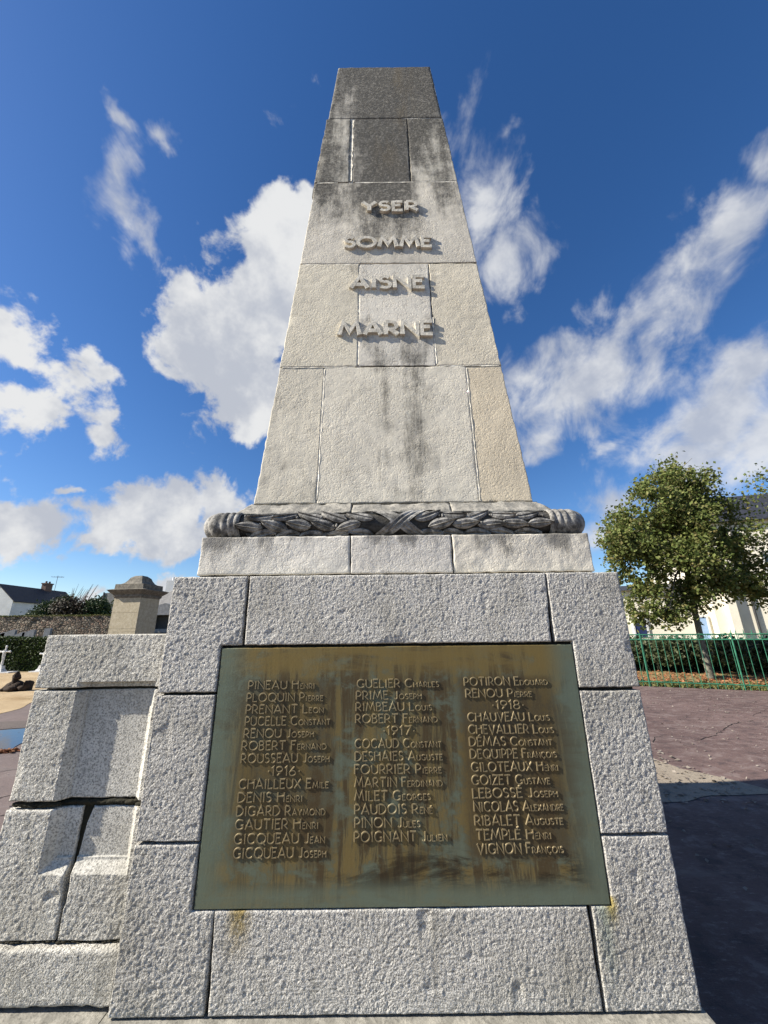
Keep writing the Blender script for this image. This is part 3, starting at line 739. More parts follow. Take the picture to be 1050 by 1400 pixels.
# the six corner stones, notched round the plaque, the lintel and the sill stone
gb(-HW, -0.776-g*1.6, 1.176+g, ZT, 1, (PX0-g*.3, far, 0, PZ1))
gb(0.780+g*2.4, HW, 1.178+g, ZT, 2, (-far, PX1+g*.3, 0, PZ1))
gb(L_of(jl, g*1.2), L_of(jr, -g*1.2), PZ1, ZT, 3)
gb(-HW, PX0-g*.3, 0.578+g, 1.172-g, 4)
gb(PX1+g*.3, HW, 0.590+g, 1.172-g, 5)
gb(-HW, -0.788-g*1.2, ZB, 0.576-g, 6, (PX0-g*.3, far, PZ0, 9))
gb(0.784+g*1.6, HW, ZB, 0.588-g, 7, (-far, PX1+g*.3, PZ0, 9))
gb(L_of(bl, g*1.2), L_of(br, -g*1.6), ZB, PZ0, 8)

# --- plaque with raised names
pq = MB()
x0, x1, z0, z1, yp, b = PX0+0.006, PX1-0.003, PZ0+0.004, PZ1-0.013, 0.003, 0.004
pq.add([(x0,0.03,z0),(x1,0.03,z0),(x1,0.03,z1),(x0,0.03,z1),(x0,yp+b,z0),(x1,yp+b,z0),(x1,yp+b,z1),(x0,yp+b,z1),
        (x0+b,yp,z0+b),(x1-b,yp,z0+b),(x1-b,yp,z1-b),(x0+b,yp,z1-b)],
       [(0,1,5,4),(1,2,6,5),(2,3,7,6),(3,0,4,7),(4,5,9,8),(5,6,10,9),(6,7,11,10),(7,4,8,11),(8,9,10,11)])
plaque = obj('name_plaque', pq, M['bronze'], None, mon)
NAMES = [('PINEAU Henri', -0.7283, -0.4091, 1.1917),
    ('PLOQUIN Pierre', -0.7311, -0.3652, 1.1371),
    ('PRENANT Leon', -0.73, -0.3614, 1.0855),
    ('PUCELLE Constant', -0.729, -0.3284, 1.0346),
    ('RENOU Joseph', -0.7297, -0.4039, 0.9834),
    ('ROBERT Fernand', -0.7343, -0.3424, 0.9324),
    ('ROUSSEAU Joseph', -0.7329, -0.3274, 0.8808),
    ('·1916·', -0.6074, -0.4572, 0.8286),
    ('CHAILLEUX Emile', -0.732, -0.3278, 0.7788),
    ('DENIS Henri', -0.7322, -0.4442, 0.7274),
    ('DIGARD Raymond', -0.7324, -0.3391, 0.6757),
    ('GAUTIER Henri', -0.7326, -0.3681, 0.6257),
    ('GICQUEAU Jean', -0.7325, -0.3373, 0.5732),
    ('GICQUEAU Joseph', -0.7306, -0.3301, 0.5218),
    ('GUELIER Charles', -0.1998, 0.1951, 1.193),
    ('PRIME Joseph', -0.2033, 0.1092, 1.1409),
    ('RIMBEAU Louis', -0.2047, 0.1563, 1.0907),
    ('ROBERT Fernand', -0.2061, 0.181, 1.0397),
    ('·1917·', -0.0763, 0.0742, 0.9878),
    ('COCAUD Constant', -0.2069, 0.1927, 0.9354),
    ('DESHAIES Auguste', -0.2063, 0.1956, 0.8837),
    ('FOURRIER Pierre', -0.2076, 0.1888, 0.8314),
    ('MARTIN Ferdinand', -0.2069, 0.1897, 0.7799),
    ('MILET Georges', -0.2063, 0.1332, 0.7281),
    ('PAUDOIS René', -0.2057, 0.14, 0.6769),
    ('PINON Jules', -0.2051, 0.0831, 0.6268),
    ('POIGNANT Julien', -0.2063, 0.1979, 0.5754),
    ('POTIRON Edouard', 0.3214, 0.7244, 1.1966),
    ('RENOU Pierre', 0.3254, 0.6419, 1.1443),
    ('·1918·', 0.4471, 0.6001, 1.092),
    ('CHAUVEAU Louis', 0.3274, 0.7125, 1.0411),
    ('CHEVALLIER Louis', 0.3273, 0.7246, 0.9892),
    ('DÉMAS Constant', 0.3271, 0.7096, 0.9384),
    ('DEQUIPPE François', 0.327, 0.7233, 0.8882),
    ('GILOTEAUX Henri', 0.3285, 0.7232, 0.8357),
    ('GOIZET Gustave', 0.3263, 0.6784, 0.7843),
    ('LEBOSSÉ Joseph', 0.3259, 0.7063, 0.7335),
    ('NICOLAS Alexandre', 0.3273, 0.7244, 0.6821),
    ('RIBALET Auguste', 0.3267, 0.7147, 0.6302),
    ('TEMPLÉ Henri', 0.3277, 0.6547, 0.5779),
    ('VIGNON François', 0.3289, 0.7011, 0.5276)]
for (txt, a, b_, z) in NAMES:
    f = lambda x, zz, d: (x, yp-d, zz)
    for k in range(len(txt.split(' '))):
        mb = MB(); lettering(mb, txt, a, b_, z, 0.0355, 0.0078, 0.0044, f, True, 0.15, 0.45, word=k)
        obj('raised_word', mb, M['bronze_hi'], plaque, mon)

# --- ledge course of three stones
LH, LZ0, LZ1 = 1.092, 1.757, 1.972
mb = MB(); mb.frustum(0, YC, ZT-0.02, LH-0.03, LH-0.03, LZ1-0.01, LH-0.03, LH-0.03)
ledge = obj('ledge_course', mb, M['joint'], None, mon)
mb = MB(); mb.frustum(0, YC, 1.728, LH-0.004, LH-0.004, 1.756, LH-0.012, LH-0.012); obj('mortar_bed', mb, M['moss'], ledge, mon)
LA = [(0.018, 0.0018), (0.06, 0.002), (0.3, 0.003)]
lf = lambda z: YC-LH+0*z; lb = lambda z: YC+LH+0*z
for i, (a, c) in enumerate(((-LH, -0.2535), (-0.2485, 0.3155), (0.3225, LH))):
    block('ledge_stone', M['ledge'], ledge, a, c, LZ0, LZ1, lf, lb, 0.012, LA, 0.006, seed=20+i, jit=0.003, color=((1,1,1),(0.93,0.93,0.95),(1.02,1.0,0.96))[i], root=mon)

# --- laurel roll: a torus with leaves, berries and bound corners
TC, TX, TR, TZ, CR = 1.006, 1.062, 0.077, 2.056, 0.06   # the roll stands flush with the ledge in front, a little proud at the sides
def path(s):
    """point and outward normal along the front, s = 0 in the middle; turns the corners down the sides"""
    h = TX-CR; q = abs(s); sg = 1 if s >= 0 else -1
    if q <= h: return (s, YC-TC, 0.0, -1.0)
    q -= h; a = math.pi/2*CR
    if q <= a:
        t = q/CR; return (sg*(h+CR*math.sin(t)), YC-TC+CR-CR*math.cos(t), sg*math.sin(t), -math.cos(t))
    return (sg*TX, YC-TC+CR+(q-a), sg*1.0, 0.0)
def tp(s, phi, rad):
    x, y, nx, ny = path(s); c, si = math.cos(phi), math.sin(phi)
    return (x+nx*rad*c, y+ny*rad*c, TZ+rad*si)
def tgrid(mb, smin, smax, ns, pmin, pmax, nphi, rad):
    V = []; F = []
    for i in range(ns+1):
        for k in range(nphi+1):
            s = smin+(smax-smin)*i/ns; p = pmin+(pmax-pmin)*k/nphi; V.append(tp(s, p, rad(s, p)))
    w = nphi+1
    for i in range(ns):
        for k in range(nphi): F.append((i*w+k, i*w+k+1, (i+1)*w+k+1, (i+1)*w+k))
    mb.add(V, F, True)
SMAX = TX-CR+math.pi/2*CR+1.75
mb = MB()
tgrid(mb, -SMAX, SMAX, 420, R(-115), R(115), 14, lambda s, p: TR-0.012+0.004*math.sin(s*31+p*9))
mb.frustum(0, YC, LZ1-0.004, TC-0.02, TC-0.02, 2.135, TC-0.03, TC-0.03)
laurel = obj('laurel_moulding', mb, M['carved_shade'], None, mon)
mb = MB()
def leaf(mb, s0, p0, L, wd, turn, lift):
    ct, st = math.cos(turn), math.sin(turn); V = []; F = []; n = 8
    prof = ((-1, -.012), (-1, .62), (-.55, .95), (-.07, .80), (0, 1.25), (.07, .80), (.55, .95), (1, .62), (1, -.012))
    for i in range(n+1):
        u = i/n; half = wd*(math.sin(math.pi*u**0.8)**0.75 if 0 < u < 1 else 0.02)*0.5
        for v, hh in prof:
            du = (u-0.5)*L; dv = v*half
            s = s0+du*ct-dv*st; p = p0+(du*st+dv*ct)/TR
            h = hh*lift*(0.55+0.6*u) if hh > 0 else hh
            V.append(tp(s, p, TR-0.012+h))
    w = len(prof)
    for i in range(n):
        for k in range(w-1): F.append((i*w+k, i*w+k+1, (i+1)*w+k+1, (i+1)*w+k))
    mb.add(V, F, False)
def berry(mb, s, p, r):
    c = tp(s, p, TR-0.002); mb.lathe_blob(c, r, r, r, 0, 0.0, 7, 5)
rr = random.Random(8)
for sg in (-1, 1):
    k = 0; s = 0.2
    while s < SMAX-0.1:
        turn = 0 if sg > 0 else math.pi
        for row, p in enumerate((-58, -14, 30)):
            so = s+(0.07 if row % 2 else 0)+rr.uniform(-.008, .008)
            if TX-CR-0.12 < so < TX-CR+math.pi/2*CR+0.12: continue
            leaf(mb, sg*so, R(p+rr.uniform(-4, 4)), 0.158*rr.uniform(.92, 1.06), 0.066*rr.uniform(.92, 1.08), turn+R(rr.uniform(-18, 18)), 0.023*rr.uniform(.8, 1.2))
            for q in range(3):
                berry(mb, sg*(so+0.08+rr.uniform(-.014, .014)), R(p+rr.uniform(-9, 9)), rr.uniform(.0055, .0085))
        s += 0.142
obj('laurel_leaves', mb, M['carved'], laurel, mon)
for sg in (-1, 1):                                        # ribbed bindings at the two corners
    mb = MB(); a0, a1 = TX-CR-0.105, TX-CR+math.pi/2*CR+0.105
    lo, hi = (a0, a1) if sg > 0 else (-a1, -a0)
    tgrid(mb, lo, hi, 70, R(-115), R(115), 14, lambda s, p: TR-0.004+0.012*abs(math.sin((abs(s)-a0)*math.pi/0.036))**0.6)
    obj('ribbon_binding', mb, M['carved'], laurel, mon)
mb = MB()                                                 # the ribbon crossed over the middle
for sg in (-1, 1):
    n = 22; V = []; F = []
    for i in range(n+1):
        t = -1+2*i/n
        for k in range(13):
            v = -1+2*k/12; s = t*0.17*sg+v*0.052; p = t*R(95)
            h = 0.016+(0.006 if k in (0, 12) else 0)+0.004*math.cos(v*9)+(0.004 if sg > 0 else 0)
            V.append(tp(s+0.03, p, TR-0.012+h))
    for i in range(n):
        for k in range(12): F.append((i*13+k, i*13+k+1, (i+1)*13+k+1, (i+1)*13+k))
    mb.add(V, F, True)
obj('crossed_ribbon', mb, M['carved'], laurel, mon)

# --- sloping plate under the shaft
OB, OT, OZ0, OZ1 = 0.8898, 0.5296, 2.234, 7.641
def ow(z): return OB+(OT-OB)*(z-OZ0)/(OZ1-OZ0)
mb = MB(); mb.frustum(0, YC, 2.10, 0.955, 0.955, 2.226, 0.905, 0.905)
plate = obj('cornice_plate', mb, M['joint'], None, mon)
def pw(z): return 0.985-(z-2.135)*0.85
pf = lambda z: YC-pw(z); pb = lambda z: YC+pw(z)
for i, (a, c) in enumerate(((lambda z: -pw(z), -0.262), (-0.258, 0.352), (0.357, lambda z: pw(z)))):
    block('plate_stone', M['plate'], plate, a, c, 2.140, 2.229-(0.006 if i == 1 else 0), pf, pb, 0.012, [(0.02, .004), (0.08, .004)], 0.012, seed=30+i, jit=0.007, root=mon)

# --- tapering shaft: five courses
mb = MB(); mb.frustum(0, YC, OZ0-0.004, OB-0.003, OB-0.003, OZ1-0.006, OT-0.003, OT-0.003)
shaft = obj('obelisk', mb, M['mortar'], None, mon)
of = lambda z: YC-ow(z); ob_ = lambda z: YC+ow(z)
le = lambda z: -ow(z); ri = lambda z: ow(z)
SA = [(0.035, 0.0012), (0.4, 0.0022)]
h = 0.0035
def ob(L, Rr, za, zb, seed, col=(1,1,1), yo=0.0, amps=SA, extra=0.0, r=0.0045):
    block('shaft_stone', M['limestone'], shaft, (lambda z: le(z)-extra) if L is None else L, ri if Rr is None else Rr, za, zb, lambda z: of(z)+yo-0.004, ob_, 0.016, amps, r, seed=seed, jit=0.004, color=col, root=mon)
SM = [(0.5, 0.0015)]
ob(None, None, 6.586, OZ1, 40, (.92,.92,.94), r=0.02)
ob(None, -0.362, 5.51+h, 6.570, 41, (1,1,1), -0.004, extra=0.012)
ob(-0.322, 0.222, 5.51+h, 6.582-h, 42, (.80,.80,.82), 0.0)
ob(0.234, None, 5.51+h, 6.582-h, 43, (.97,.97,.97))
ob(None, None, 4.408+h*1.6, 5.51-h, 44, (.98,.97,.97))
ob(None, -0.245, 3.322+h, 4.408-h*1.6, 45, (1.02,1.0,.95), -0.002)
ob(-0.2385, 0.3335, 3.322+h*1.2, 4.408-h*1.6, 46, (1.06,1.06,1.08), 0.0, SM)
ob(0.340, None, 3.322+h, 4.408-h*1.6, 47, (1.03,1.0,.94), 0.0005)
ob(None, -0.4935, OZ0, 3.322-h, 48, (1.0,.985,.95), 0.0005)
ob(-0.4875, lambda z: 0.545+(z-2.23)*0.006, OZ0, 3.322-h, 49, (1.06,1.05,1.03))
ob(lambda z: 0.5505+(z-2.23)*0.006, None, OZ0, 3.322-h, 50, (1.03,.955,.84), 0.001, SM)

q = MB()
def oj(x0, x1, z0, z1): q.add([(x0, YC-ow(z0)-.0005, z0), (x1, YC-ow(z0)-.0005, z0), (x1, YC-ow(z1)-.0005, z1), (x0, YC-ow(z1)-.0005, z1), (x0, YC-ow(z0)+.01, z0), (x1, YC-ow(z0)+.01, z0), (x1, YC-ow(z1)+.01, z1), (x0, YC-ow(z1)+.01, z1)], [(0,1,2,3),(0,4,5,1),(1,5,6,2),(2,6,7,3),(3,7,4,0)])
oj(-0.60, -0.364, 6.568, 6.588); obj('open_joint', q, M['joint'], shaft, mon)
q = MB(); oj(0.2225, 0.2335, 5.52, 6.576); obj('open_joint', q, M['joint'], shaft, mon)
q = MB(); oj(0.345, 0.738, 4.403, 4.414); obj('open_joint', q, M['joint'], shaft, mon)
q = MB(); oj(-0.22, 0.33, 3.3195, 3.3262); obj('open_joint', q, M['joint'], shaft, mon)
q = MB(); oj(0.334, 0.3395, 3.75, 4.40); obj('open_joint', q, M['joint'], shaft, mon)

q = MB()
def mj(x0, z0, x1, z1, w):                             # pale pointing left standing in some joints
    n = max(2, int(math.hypot(x1-x0, z1-z0)/0.03)); d = Vector((x1-x0, z1-z0)).normalized(); V = []; F = []
    for i in range(n+1):
        x = x0+(x1-x0)*i/n; z = z0+(z1-z0)*i/n; ww = w*rr.uniform(.45, 1.25)
        for a in (1, -1):
            px, pz = x-d.y*a*ww, z+d.x*a*ww; V.append((px, YC-ow(pz)-.0044-rr.uniform(0, .001), pz))
    for i in range(n): F.append((i*2, i*2+1, i*2+3, i*2+2))
    k = len(V); V += [(v[0], v[1]+.015, v[2]) for v in V]
    F += [(i*2+2, i*2, i*2+k, i*2+2+k) for i in range(n)]+[(i*2+1, i*2+3, i*2+3+k, i*2+1+k) for i in range(n)]
    q.add(V, F, True)
for a in ((-.66,5.51,-.46,5.51,.0075),(-.30,5.51,.66,5.51,.0075),(-.342,5.53,-.342,6.55,.013),(-.72,4.408,-.25,4.408,.0075),(-.242,3.34,-.242,4.38,.0075),(-.80,3.322,-.26,3.322,.0075),(.36,3.322,.80,3.322,.0075),(-.4905,2.26,-.4905,3.3,.0075),(.5478,2.24,.554,3.3,.0075),(.337,3.34,.3375,3.8,.0075)):
    q = MB(); mj(*a); obj('mortar_joint', q, M['mortar'], shaft, mon)

# --- the four battle names, thick raised letters
on = Vector((0, -0.99778, 0.06647)); sl = 1/math.sqrt(1+((OB-OT)/(OZ1-OZ0))**2)
def omap(x, z, d): return (x+on.x*d, YC-ow(z)+on.y*d, z+on.z*d)
for txt, a, c, z, hh in (('YSER', -0.235, 0.292, 5.055, 0.142), ('SOMME', -0.38, 0.392, 4.578, 0.14), ('AISNE', -0.318, 0.308, 4.093, 0.147), ('MARNE', -0.398, 0.345, 3.600, 0.147)):
    mb = MB(); lettering(mb, txt, a+0.012, c-0.012, z+0.011, hh-0.022, 0.030, 0.026, omap, False, 0.28, 0.92, 0.2)
    obj('battle_name', mb, M['letter_stone'], shaft, mon)

# --- carved ornaments on the two flanks of the shaft
mb = MB(); c = Vector((ow(2.80)+0.02, 0.66, 2.80)); mb.ring(c, 0.12, 0.055, (1, 0, 0.07), 24, 10); mb.lathe_blob(c, 0.05, 0.07, 0.07, 3, .1)
obj('carved_wreath', mb, M['carved'], None, mon)
mb = MB()
for i in range(4):
    z = 5.72+i*0.13; mb.frustum(-ow(z)-0.03, 0.84-i*0.005, z, 0.075-i*.004, 0.09, z+0.126, 0.07-i*.004, 0.085)
obj('carved_palm', mb, M['plate'], None, mon)

# --- side pier with its sunk panel
PY = 0.06
mb = MB(); mb.box(-1.80, -1.16, PY+0.055, 1.55, 0.02, 1.43)
pier = obj('side_pier', mb, M['moss'], None, mon)
PAM = [(0.0074, 0.0021), (0.02, 0.0007), (0.3, 0.0015)]
RX0, RX1, RZ0, RZ1 = -1.607, -1.214, 0.440, 1.226
def recess(X, Z):
    dd = np.minimum(np.minimum((X-RX0)/0.05, (RX1-X)/0.042), np.minimum((Z-RZ0)/0.065, (RZ1-Z)/0.006))
    return np.interp(dd, [0, .62, .78, .80, 1.1], [0, .032, .033, .041, .0415])
def gp(L, Rr, z0, z1, seed, **k):
    block('granite_block', M['granite_pier'], pier, L, Rr, z0, z1, lambda z: PY+0*z, lambda z: 1.6+0*z, 0.0058, PAM, 0.005, None, recess, seed, 0.002, None, root=mon,
          xs_extra=(RX0-.003, RX0, RX0+.003, RX0+.028, RX0+.031, RX0+.034, RX0+.039, RX0+.0402, RX0+.043, RX1-.037, RX1-.0336, RX1-.0327, RX1-.026, RX1-.003, RX1), zs_extra=(RZ0-.003, RZ0, RZ0+.003, RZ0+.037, RZ0+.0403, RZ0+.0435, RZ0+.0507, RZ0+.052, RZ0+.055, RZ1-.006, RZ1), **k)
cj = lambda z: np.interp(z, [0.2, 0.30, 0.40, 0.485, 0.60, 0.68], [-1.474, -1.474, -1.476, -1.484, -1.478, -1.468])
cw = lambda z: np.interp(z, [0.2, 0.32, 0.34, 0.5, 0.62, 0.68], [0.006, 0.007, 0.014, 0.011, 0.015, 0.025])
gp(-1.82, -1.176, 1.199, 1.452, 61)
gp(-1.82, -1.176, 0.716, 1.187, 62)
gp(-1.82, lambda z: cj(z)-cw(z), 0.214, 0.683, 63)
gp(lambda z: cj(z)+cw(z), -1.176, 0.214, 0.683, 64)
block('granite_block', M['granite_pier'], pier, -1.95, -1.176, 0.022, 0.203, lambda z: PY-0.03+0*z, lambda z: 1.65+0*z, 0.009, PAM, 0.012, None, None, 65, 0.004, None, root=mon)
for (xa, xb, zc, yy, n, s) in ((-1.79, -1.18, 0.700, PY+0.018, 60, .0115), (-1.70, -1.18, 0.209, PY+0.006, 24, .006)):   # moss in the open joints
    mb = MB()
    for i in range(n):
        x = xa+(xb-xa)*i/n; q = s*rr.uniform(.7, 1.2); inr = 0.03 if (RX0 < x < RX1 and zc > .5) else 0
        mb.lathe_blob((x, yy+inr, zc+rr.uniform(-.003, .003)), q*2.4, q, q*.8, i, .3, 8, 5)
    obj('moss', mb, M['moss'], pier, mon)

# ================================================================== LEFT: CEMETERY SIDE
# gate pillar
gpv = thing('gate_pillar', 'square tan stone gate pillar with a moulded grey cap behind the low pier', 'pillar', (-6.76, 8.55, GZ))
PXc, PYc, hx, hy = -6.765, 8.57, 0.385, 0.35
mb = MB(); mb.box(PXc-hx+.006, PXc+hx-.006, PYc-hy+.006, PYc+hy-.006, GZ, 2.375)
sh = obj('shaft', mb, M['cap'], None, gpv)
for (a, c, z0, z1) in ((-1,1,GZ,0.5),(-1,1,.505,1.10),(-1,.1,1.105,1.52),(.105,1,1.105,1.52),(-1,-.42,1.525,1.60),(-1,-.36,1.605,2.0),(-.355,.72,1.605,2.0),(.725,1,1.605,2.0),(-.415,1,1.525,1.60),(-1,.25,2.005,2.375),(.255,1,2.005,2.375)):
    q = MB(); q.box(PXc+a*hx, PXc+c*hx, PYc-hy, PYc-hy+.03, z0, z1); obj('ashlar_stone', q, M['pillar'], sh, gpv)
q = MB(); q.box(PXc+hx-.03, PXc+hx+.002, PYc-hy+.032, PYc+hy, GZ, 2.375); obj('side_facing', q, M['pillar'], sh, gpv)
mb = MB()
for (z0, h0, z1, h1) in ((2.375,.0,2.41,.02),(2.412,.03,2.46,.035),(2.462,.03,2.545,.12),(2.547,.12,2.585,.15),(2.587,.14,2.61,.06)):
    mb.frustum(PXc, PYc, z0, hx+h0, hy+h0, z1, hx+h1, hy+h1)
obj('cornice', mb, M['cap'], None, gpv)
mb = MB()
mb.frustum(PXc, PYc, 2.61, hx+.03, hy+.03, 2.74, hx+.025, hy+.025)
for (z0, h0, z1, h1) in ((2.742,.32,2.79,.25),(2.79,.25,2.86,.205),(2.86,.205,2.93,.175),(2.93,.175,2.99,.10)): mb.frustum(PXc, PYc, z0, h0, h0, z1, h1, h1)
obj('cap', mb, M['cap'], None, gpv)
gpv.rotation_euler = (0, 0, R(-8))

# rubble wall
def wallx(y): return y
st = thing('stone_wall', 'long rubble stone wall topped with grass closing the cemetery', 'wall', (-30, 26.9, GZ))
mb = MB(); nx_, nz_ = 220, 14; V = []; F = []
for j in range(nz_+1):
    for i in range(nx_+1):
        x = -46+40*i/nx_; z = GZ+(2.80-GZ)*j/nz_
        V.append((x, 26.87+0.05*float(vnoise3(np.array([x*3.1, z*4.2, 2.])))+0.0, z+(0.05*float(vnoise3(np.array([x*2.2, 0, 5.]))) if j == nz_ else 0)))
for j in range(nz_):
    for i in range(nx_): F.append((j*(nx_+1)+i, j*(nx_+1)+i+1, (j+1)*(nx_+1)+i+1, (j+1)*(nx_+1)+i))
mb.add(V, F, True); mb.box(-46, -6, 26.95, 27.35, GZ, 2.76)
obj('masonry', mb, M['rubble'], None, st)
rg = np.random.default_rng(5)
P = np.stack([rg.uniform(-46, -6, 5200), rg.uniform(26.80, 27.3, 5200), 2.79+rg.uniform(0, .10, 5200)], 1)
o = obj('grass_cap', leaf_mesh(P, 0.11, 6, 0.2), M['grass'], None, st); o['kind'] = 'stuff'

# clipped hedge
def hedge(name, label, base, p0, p1, depth, z0, z1, n, size, m, seed, core_mat):
    t = thing(name, label, 'hedge', base); r = np.random.default_rng(seed)
    d = np.array([p1[0]-p0[0], p1[1]-p0[1]]); L = np.linalg.norm(d); d = d/L; nn = np.array([-d[1], d[0]])
    s = r.uniform(0, L, n); f = r.uniform(0, 1, n); top = r.uniform(0, 1, n) < 0.33
    off = np.where(top, f*depth, r.uniform(-0.05, 0.16, n)); zz = np.where(top, z1+r.normal(0, .03, n), z0+(z1-z0)*f)
    bul = 0.05*vnoise3(np.stack([s*1.5, zz*2, 0*s], 1))
    P = np.stack([p0[0]+d[0]*s+nn[0]*(off+bul), p0[1]+d[1]*s+nn[1]*(off+bul), zz+0.05*vnoise3(np.stack([s*.9, 0*s, 0*s+3], 1))], 1)
    obj('foliage', leaf_mesh(P, size, seed, 0.4), m, None, t)
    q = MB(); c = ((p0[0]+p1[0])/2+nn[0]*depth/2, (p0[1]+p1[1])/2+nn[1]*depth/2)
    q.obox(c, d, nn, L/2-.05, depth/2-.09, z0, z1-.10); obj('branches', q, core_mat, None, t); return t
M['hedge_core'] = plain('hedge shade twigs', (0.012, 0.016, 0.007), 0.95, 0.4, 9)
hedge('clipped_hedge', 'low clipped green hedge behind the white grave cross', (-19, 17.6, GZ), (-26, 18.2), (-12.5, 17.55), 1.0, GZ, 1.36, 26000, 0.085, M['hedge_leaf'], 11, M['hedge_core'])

def cross(base, hgt, label, lean=0.0):
    t = thing('grave_cross', label, 'cross', base); x, y, z = base
    q = MB(); q.box(x-.38, x+.62, y-.25, y+.25, z, z+.05); obj('slab', q, M['cross'], None, t)
    q = MB(); q.frustum(x, y, z+.05, .17, .15, z+.13, .15, .13); q.frustum(x, y, z+.13, .125, .11, z+.30, .085, .08); obj('pedestal', q, M['cross'], None, t)
    zc = z+hgt*0.80
    q = MB(); q.tube([(x, y, z+.28), (x+.01, y, zc-.1), (x+.01, y, z+hgt)], [.05, .038, .034], 8)
    q.tube([(x-.21, y, zc), (x+.22, y, zc)], .034, 8)
    for p in ((x-.22, y, zc), (x+.23, y, zc), (x+.01, y, z+hgt)): q.lathe_blob(p, .05, .035, .05, 1, 0.05, 8, 6)
    o = obj('cross', q, M['cross'], None, t)
    q = MB(); q.tube([(x-.14, y-.05, zc+.02), (x, y-.06, zc-.06), (x+.16, y-.05, zc+.02)], [.013, .022, .013], 6)
    q.tube([(x, y-.06, zc+.0), (x, y-.07, zc-.16), (x+.01, y-.06, zc-.36)], [.03, .026, .012], 7); q.lathe_blob((x, y-.07, zc+.05), .028, .026, .034, 2, .05, 8, 6)
    obj('carved_figure', q, M['cross'], o, t)
cross((-17.86, 17.0, GZ), 1.15, 'white stone grave cross with a carved figure standing before the hedge')
cross((-16.17, 17.25, GZ), 1.0, 'white grave cross half hidden by the edge of the granite pier')

rk = thing('rock_clump', 'dark brown rocky clump with an upright stub on the sandy ground', 'rock', (-11.4, 10.8, GZ))
q = MB()
for i, (dx, dy, rx, rz) in enumerate(((-.2,0,.2,.17),(.0,.05,.22,.2),(.2,.05,.19,.17),(.28,.1,.1,.22),(-.05,-.1,.2,.12),(-.34,.0,.12,.07))):
    q.lathe_blob((-11.42+dx, 10.8+dy, GZ+rz*.5), rx*.8, .18, rz*.85, i, .35, 12, 9)
obj('rocks', q, M['dark_rock'], None, rk)
q = MB(); q.tube([(-11.5,10.8,GZ+.15),(-11.52,10.8,GZ+.33),(-11.5,10.8,GZ+.44),(-11.49,10.8,GZ+.56)], [.09,.075,.105,.03], 8); q.lathe_blob((-11.48,10.8,GZ+.38), .10, .1, .08, 4, .3)
obj('stub', q, M['dark_rock'], None, rk)
md = MB(); md.lathe_blob((-12.9, 12.4, GZ-.02), 1.6, .6, .16, 7, .35, 26, 9)
tag(obj('earth_mound', md, M['sand']), 'low pale sandy earth mound behind the rocky clump', 'mound')
md = MB(); md.lathe_blob((-10.2, 9.3, GZ-.02), 1.1, .35, .09, 9, .4, 26, 9)
tag(obj('earth_mound', md, M['sand']), 'low sandy ridge between the rocky clump and the asphalt', 'mound')

# headstones above the hedge
for i, (x, w, zt, lean, lab) in enumerate(((-22.45,.34,1.66,.35,'leftmost slanted grey headstone just above the hedge'),(-21.95,.42,1.79,.33,'slanted grey headstone with a lit top edge, second from the left above the hedge'),
        (-21.25,.3,1.66,.32,'small slanted grey headstone, third from the left above the hedge'),(-20.75,.34,1.78,.28,'broad grey headstone with a sloping top, second from the right above the hedge'),(-19.68,.18,1.86,.06,'narrow upright grey headstone standing tallest above the hedge end'))):
    t = thing('headstone', lab, 'headstone', (x, 21.3, GZ), 'headstones above the hedge')
    q = MB(); V = []
    for yy in (21.2, 21.34):
        V += [(x-w, yy, GZ), (x+w, yy, GZ), (x+w, yy, zt), (x+w*.6, yy, zt+.02), (x-w, yy, zt-lean*w*1.6)]
    q.add(V, [(0,1,2,3,4),(9,8,7,6,5),(0,5,6,1),(1,6,7,2),(2,7,8,3),(3,8,9,4),(4,9,5,0)]); obj('stone', q, M['grave'], None, t)
    q = MB(); q.box(x-w-.08, x+w+.08, 21.1, 21.45, GZ, GZ+.18); obj('base', q, M['grave'], None, t)

# white gabled house far left
hs = thing('white_house', 'white rendered house with a dark slate roof and one chimney beyond the wall', 'house', (-52, 55, GZ))
gx0, gx1, y0, y1, ze, zr = -54.8, -49.7, 50.2, 61.5, 6.0, 8.15
xm = (gx0+gx1)/2
q = MB(); q.add([(gx0,y0,GZ),(gx1,y0,GZ),(gx1,y0,ze),(xm,y0,zr),(gx0,y0,ze),(gx0,y1,GZ),(gx1,y1,GZ),(gx1,y1,ze),(xm,y1,zr),(gx0,y1,ze)],
                [(0,1,2,3,4),(9,8,7,6,5),(1,6,7,2),(0,4,9,5)])
wl = obj('wall', q, M['white_wall'], None, hs)
q = MB(); dz = 0.12
for sx in (-1, 1):
    e = xm+sx*(gx1-xm+.25); zz = ze-.2
    q.add([(xm,y0-.1,zr+dz),(e,y0-.1,zz+dz),(e,y1+.1,zz+dz),(xm,y1+.1,zr+dz),(xm,y0-.1,zr+.01),(e,y0-.1,zz+.01),(e,y1+.1,zz+.01),(xm,y1+.1,zr+.01)], [(0,1,2,3),(7,6,5,4),(0,4,5,1),(1,5,6,2),(2,6,7,3)])
rf = obj('roof', q, M['slate'], None, hs)
q = MB(); q.box(xm-.35, xm+.35, 57.2, 58.4, 7.9, 9.05); q.box(xm-.42, xm+.42, 57.1, 58.5, 9.05, 9.2)
for dy in (57.5, 58.1): q.tube([(xm, dy, 9.2), (xm, dy, 9.5)], .13, 8)
obj('chimney', q, M['brick'], rf, hs)
q = MB(); q.tube([(xm+.1,59.2,8.1),(xm+.1,59.2,10.6)], .03, 5); q.tube([(xm-.9,59.2,10.4),(xm+1.1,59.2,10.3)], .025, 5)
for d in (-.7,-.3,.1,.5,.9): q.tube([(xm+d,58.9,10.4),(xm+d,59.5,10.4)], .02, 4)
